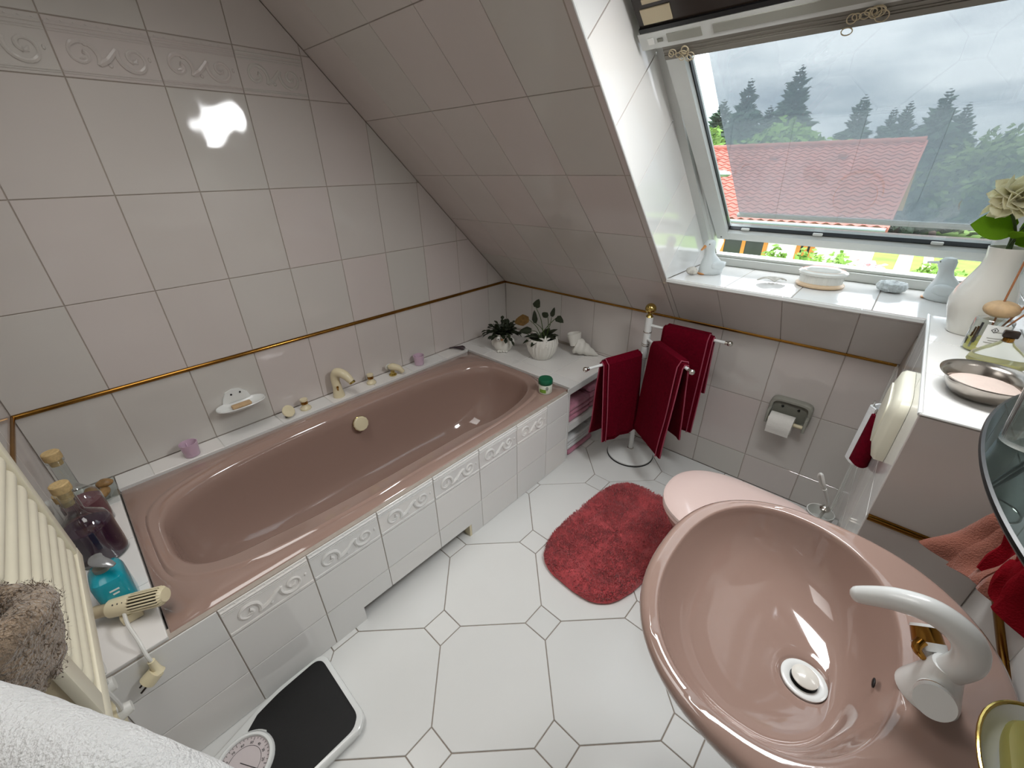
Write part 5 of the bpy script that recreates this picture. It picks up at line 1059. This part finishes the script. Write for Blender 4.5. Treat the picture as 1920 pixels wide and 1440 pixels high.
# big white towel over a swing rail
q0, q1 = Vector((1.35, YN+0.002, 1.128)), Vector((1.785, -2.222, 1.128)); qd = Vector((0.866, 0.5, 0)); q0 = q1-qd*0.50; qs = Vector((-qd.y, qd.x, 0))
rl = ob('swing_rail', cat(tube([q0+qd*0.105, q1-qd*0.03], 0.008, 12), lathe([(0.025, 0), (0.025, 0.008), (0.012, 0.012)], 20, m=TRL(q0.x+0.075, YN+0.0005, q0.z) @ ROT(-PI/2, 'X'))), CHROME, label='chrome towel rail on the near wall under the white towel', cat='towel rail')
wt = root('bath_towel', (1.65, -2.30, 0.75), 'thick white bath towel with grey stripe draped over the rail on the near wall', 'towel')
def wtf(u, v, o=0.0):
    t = 0.17+0.33*u; base = q0+qd*t; r = 0.026+o; dA, dB = 0.40, 0.42; tot = dA+PI*r+dB; q = v*tot
    end = max(0, u-0.70)/0.30; base = base-Vector((0, 0, 0.05*end*end)); w = noise.noise(Vector((u*3, v*3, 1.5)))*0.006
    if q < dA: dz = dA-q; return base+qs*(r+0.02*dz+w)-Vector((0, 0, dz))
    if q < dA+PI*r: a = (q-dA)/r; return base+qs*(r*math.cos(a))+Vector((0, 0, r*math.sin(a)))
    d = q-dA-PI*r; p = base-qs*(r+0.80*d+w)-Vector((0, 0, 0.60*d)); lim = YN+0.03+0.01*u
    if p.y < lim: p = Vector((p.x, lim, p.z-(lim-p.y)*0.8))
    return p
ob('cloth', jitter(sheet(wtf, 30, 70, 0.020), 0.0012, 90), WHITET, wt)
ob('stripe', sheet(lambda u, v: wtf(u*0.985+0.005, 0.735+0.09*v, 0.0115), 20, 8, 0.002), GREYT, wt)
# ================================================================ OUTSIDE
ZO = -3.0
gr = struct('ground', rbox(-60, 60, 3.0, 160, ZO-0.3, ZO), GRASS)
ob('garden_path', rbox(1.9, 2.5, 14, 45, ZO+0.001, ZO+0.02), PATH, label='straight pink gravel path across the lawn', cat='path')
ob('garden_path', rbox(2.9, 3.3, 14, 45, ZO+0.001, ZO+0.02), PATH, label='narrower gravel path right of the first one', cat='path')
# neighbouring house with a red tiled roof
HYE, HYR = 13.9, 18.0; HX0, HX1 = -14.0, 1.48
hs_ = root('neighbour_house', (-5, 16, ZO), 'white neighbouring house with a large red tiled roof', 'house')
zr_, ze_ = CAM.z+(HYR-CAM.y)*math.tan(math.radians(1.55)), CAM.z-(HYE-CAM.y)*math.tan(math.radians(5.95))
ob('walls', prism([(HYE+0.6, ZO), (2*HYR-HYE-0.6, ZO), (2*HYR-HYE-0.6, ze_+0.15), (HYR, zr_-0.25), (HYE+0.6, ze_+0.15)], HX0, HX1-0.35, 'x'), RENDER, hs_, smooth=False)
def roof_patch(sgn):
    nr = 22; nc = 52; V = []; F = []; k = 6; dy = (HYR-HYE)/nr; dz = (zr_-ze_)/nr
    for r in range(nr):
        for e in (0, 1):
            for c in range(nc*k+1):
                x = HX0+(HX1-HX0)*c/(nc*k); w = 0.028*math.sin(2*PI*c/k); yy = HYE+dy*(r+e*1.05); z = ze_+dz*(r+e*1.05)+w+(0.045 if e == 0 else 0.012)
                V.append(Vector((x, yy if sgn > 0 else 2*HYR-yy, z)))
    m = nc*k+1
    for r in range(2*nr-1):
        for c in range(m-1): F.append((r*m+c, r*m+c+1, (r+1)*m+c+1, (r+1)*m+c))
    return V, F
ob('roof_tiles', roof_patch(1), ROOFT, hs_, smooth=False, kind='stuff'); ob('roof_tiles_back', roof_patch(-1), ROOFT, hs_, smooth=False, kind='stuff')
ob('roof_deck', prism([(HYE, ze_-0.14), (HYR, zr_-0.14), (2*HYR-HYE, ze_-0.14), (2*HYR-HYE, ze_-0.02), (HYR, zr_-0.02), (HYE, ze_-0.02)], HX0, HX1, 'x'), OAK, hs_, smooth=False)
for k in range(34): ob('ridge_tile', tube([(HX1-0.456*k, HYR, zr_+0.03), (HX1-0.456*k-0.47, HYR, zr_+0.015)], 0.11, 10), ROOFT, hs_)
ob('gutter', tube([(HX0, HYE-0.06, ze_-0.05), (HX1, HYE-0.06, ze_-0.05)], 0.07, 10), GALV, hs_)
ob('verge_board', prism([(HYE, ze_-0.2), (HYR, zr_-0.2), (HYR, zr_+0.03), (HYE, ze_+0.03)], HX1, HX1+0.05, 'x'), ROOFT, hs_, smooth=False)
yw = HYE+0.6
for x, w, h in ((-2.2, 1.5, 1.9), (-0.35, 0.5, 1.9), (-6.0, 1.6, 1.3)):
    f_ = ob('window_frame', cat(rbox(x-w/2, x-w/2+0.12, yw-0.06, yw, ze_-0.3-h, ze_-0.3), rbox(x+w/2-0.12, x+w/2, yw-0.06, yw, ze_-0.3-h, ze_-0.3), rbox(x-w/2, x+w/2, yw-0.055, yw, ze_-0.42, ze_-0.3), rbox(x-w/2, x+w/2, yw-0.055, yw, ze_-0.3-h, ze_-0.18-h), rbox(x-0.06, x+0.06, yw-0.055, yw, ze_-0.3-h, ze_-0.3)), OAK, hs_, smooth=False)
    ob('window_glass', rbox(x-w/2+0.1, x+w/2-0.1, yw-0.03, yw-0.01, ze_-0.2-h, ze_-0.4), DARKG, f_, smooth=False)
for k in range(5): ob('roof_vent', rbox(-9+2.1*k, -8.75+2.1*k, HYR-0.9, HYR-0.6, zr_-0.42, zr_-0.30, 0.03), ROOFT, hs_)
# street lamp
sl_ = root('street_lamp', (-2.6, 11.6, ZO), 'grey street lamp in front of the red roof', 'street lamp')
LY, LX = 11.2, -2.45
zl = CAM.z-(LY-CAM.y)*math.tan(math.radians(1.2))
ob('pole', tube([(LX-0.15, LY, ZO), (LX-0.15, LY, zl-0.12), (LX-0.08, LY, zl)], 0.05, 10), GALV, sl_); ob('lamp_head', loft([superring(LX+0.12, LY, zl-0.04, 0.16, 0.08, 2.5, 20), superring(LX+0.12, LY, zl+0.02, 0.26, 0.12, 2.5, 20), superring(LX+0.1, LY, zl+0.09, 0.2, 0.09, 2.3, 20), superring(LX+0.08, LY, zl+0.12, 0.08, 0.04, 2, 20)]), GALV, sl_)
def conifer(x, y, ztop, R, seed, lab):
    rn = random.Random(seed); h = ztop-ZO; r_ = root('conifer', (x, y, ZO), lab, 'tree', 'conifers behind the house'); V = []; F = []
    n = 46
    for i in range(n):
        t = 0.12+0.88*i/(n-1); z = ZO+h*t; rr_ = R*(1-t)**0.75*(0.75+0.5*rn.random())+0.08
        for k in range(11):
            a = rn.uniform(0, 2*PI); L_ = rr_*rn.uniform(0.7, 1.12); dr_ = rn.uniform(-0.35, 0.15)*L_+(0.25*L_ if t > 0.8 else 0); d = Vector((math.cos(a), math.sin(a), 0)); s = Vector((-d.y, d.x, 0)); b = Vector((x, y, z)); j = len(V)
            wv = 0.16*L_+0.08; V += [b, b+d*L_*0.55+s*wv+Vector((0, 0, dr_*0.3-0.06*L_)), b+d*L_+Vector((0, 0, dr_)), b+d*L_*0.55-s*wv+Vector((0, 0, dr_*0.3-0.06*L_)), b+d*L_*0.5+Vector((0, 0, dr_*0.3+0.12*L_)), b+d*L_*0.5+Vector((0, 0, dr_*0.3-0.3*L_))]
            F += [(j, j+1, j+4), (j+1, j+2, j+4), (j+2, j+3, j+4), (j+3, j, j+4), (j, j+5, j+2), (j+1, j+5, j+3)]
            for q in range(4):
                e = b+d*L_*(0.35+0.18*q)+Vector((0, 0, dr_*(0.4+0.15*q))); u = (d*0.5+s*rn.choice((-1, 1))*0.8+Vector((0, 0, rn.uniform(-0.5, 0.1)))).normalized(); j = len(V); V += [e-d*0.05*L_, e+d*0.06*L_, e+u*L_*0.3]; F.append((j, j+1, j+2))
    ob('needles', (V, F), CONIF, r_, smooth=False, kind='stuff'); ob('trunk', tube([(x, y, ZO), (x, y, ztop-0.3)], [0.2, 0.03], 8), BARK, r_)
def leafy(name, x, y, z0, z1, R, seed, m, lab, n=2600, sz=0.22, grp='broadleaf trees beyond the house', cat_='tree'):
    rn = random.Random(seed); r_ = root(name, (x, y, ZO), lab, cat_, grp); V = []; F = []; c = Vector((x, y, (z0+z1)/2)); hz = (z1-z0)/2
    for k in range(n):
        d = Vector((rn.gauss(0, 1), rn.gauss(0, 1), rn.gauss(0, 1))).normalized(); q = rn.uniform(0.72, 1.0)*(0.86+0.32*noise.noise(d*2.6+Vector((seed, 0, 0)))); p = c+Vector((d.x*R*q, d.y*R*q, d.z*hz*q))
        u = Vector((rn.gauss(0, 1), rn.gauss(0, 1), rn.gauss(0, 0.6))).normalized()*sz*rn.uniform(0.6, 1.2); w = u.orthogonal().normalized()*sz*0.5; j = len(V); V += [p-u, p+w, p+u, p-w]; F.append((j, j+1, j+2, j+3))
    ob('foliage', (V, F), m, r_, smooth=False, kind='stuff')
    if z0 > ZO+0.4: ob('trunk', tube([(x, y, ZO), (x, y, (z0+z1)/2)], [0.25*R/3+0.05, 0.05], 8), BARK, r_)
def at(az, el, D): a = math.radians(az); return CAM.x+D*math.tan(a), CAM.y+D, CAM.z+D/math.cos(a)*math.tan(math.radians(el))
for k, (az, el, D, R, lab) in enumerate(((-19.3, 6.0, 42, 2.6, 'dark conifer at the far left above the roof'), (-17.1, 7.6, 40, 2.5, 'pointed conifer left of the tallest one'), (-14.8, 5.2, 44, 2.6, 'lower conifer between the two tall ones'), (-12.9, 8.3, 38, 2.5, 'tallest broad conifer above the roof ridge'), (-7.1, 5.5, 42, 2.0, 'single slim conifer above the middle of the ridge'), (-4.6, 4.3, 48, 1.9, 'small conifer of a pair right of the middle'), (-3.6, 4.7, 46, 1.8, 'slightly taller conifer of the small pair'), (-1.3, 5.4, 40, 2.2, 'tall conifer near the right roof end'), (0.3, 4.3, 42, 1.7, 'slim conifer rightmost of all'))):
    x, y, z = at(az, el, D); conifer(x, y, z, R*1.3, k+1, lab)
for k, (az, el, D, R, lo_, m, lab) in enumerate(((-20.2, 3.8, 30, 1.6, -2.6, DECID, 'bright green tree at the far left of the window'), (-12.6, 3.9, 33, 3.6, -2.5, DECID, 'round light green tree behind the roof ridge'), (-9.3, 2.4, 34, 2.0, -2.6, DECID, 'low light green tree right of the round one'), (3.2, 2.4, 40, 4.0, -2.8, DECID2, 'olive tree at the right edge of the view'), (6.5, 2.8, 38, 4.0, -2.8, DECID2, 'olive tree beyond the flower vase'), (0.9, 1.3, 44, 3.4, -2.8, DECID2, 'low olive tree right of the red roof'))):
    x, y, z = at(az, el, D); leafy('leafy_tree', x, y, lo_, z, R, k+40, m, lab, 3200 if R > 3 else 1800, 0.26)
for k in range(9):
    x, y, z = at(-2.5+2.2*k, 0.9+0.5*math.sin(k*2.1), 62+3*(k % 3)); leafy('far_tree', x, y, ZO+0.1, z, 4.2, 80+k, DECID2, 'distant hazy tree in the far row right of the red roof', 1100, 0.5, 'far tree row')
for k, (az, el, D, R, m, lab) in enumerate(((-11.0, -8.0, 14.0, 0.55, DECID, 'green shrub against the white house wall'), (-7.6, -8.0, 14.6, 0.7, DECID, 'leafy shrub under the house eaves'), (-5.0, -8.1, 15, 0.6, DECID, 'shrub right of the white wall gap'), (-2.6, -8.3, 16, 0.7, FLOW, 'pink and white flowering bush by the path'), (3.0, -8.3, 17, 0.9, DECID, 'yellow-green bush right of the paths'))):
    x, y, z = at(az, el, D); leafy('garden_shrub', x, y, ZO+0.02, z, R, k+60, m, lab, 900, 0.10, 'garden shrubs', 'shrub')
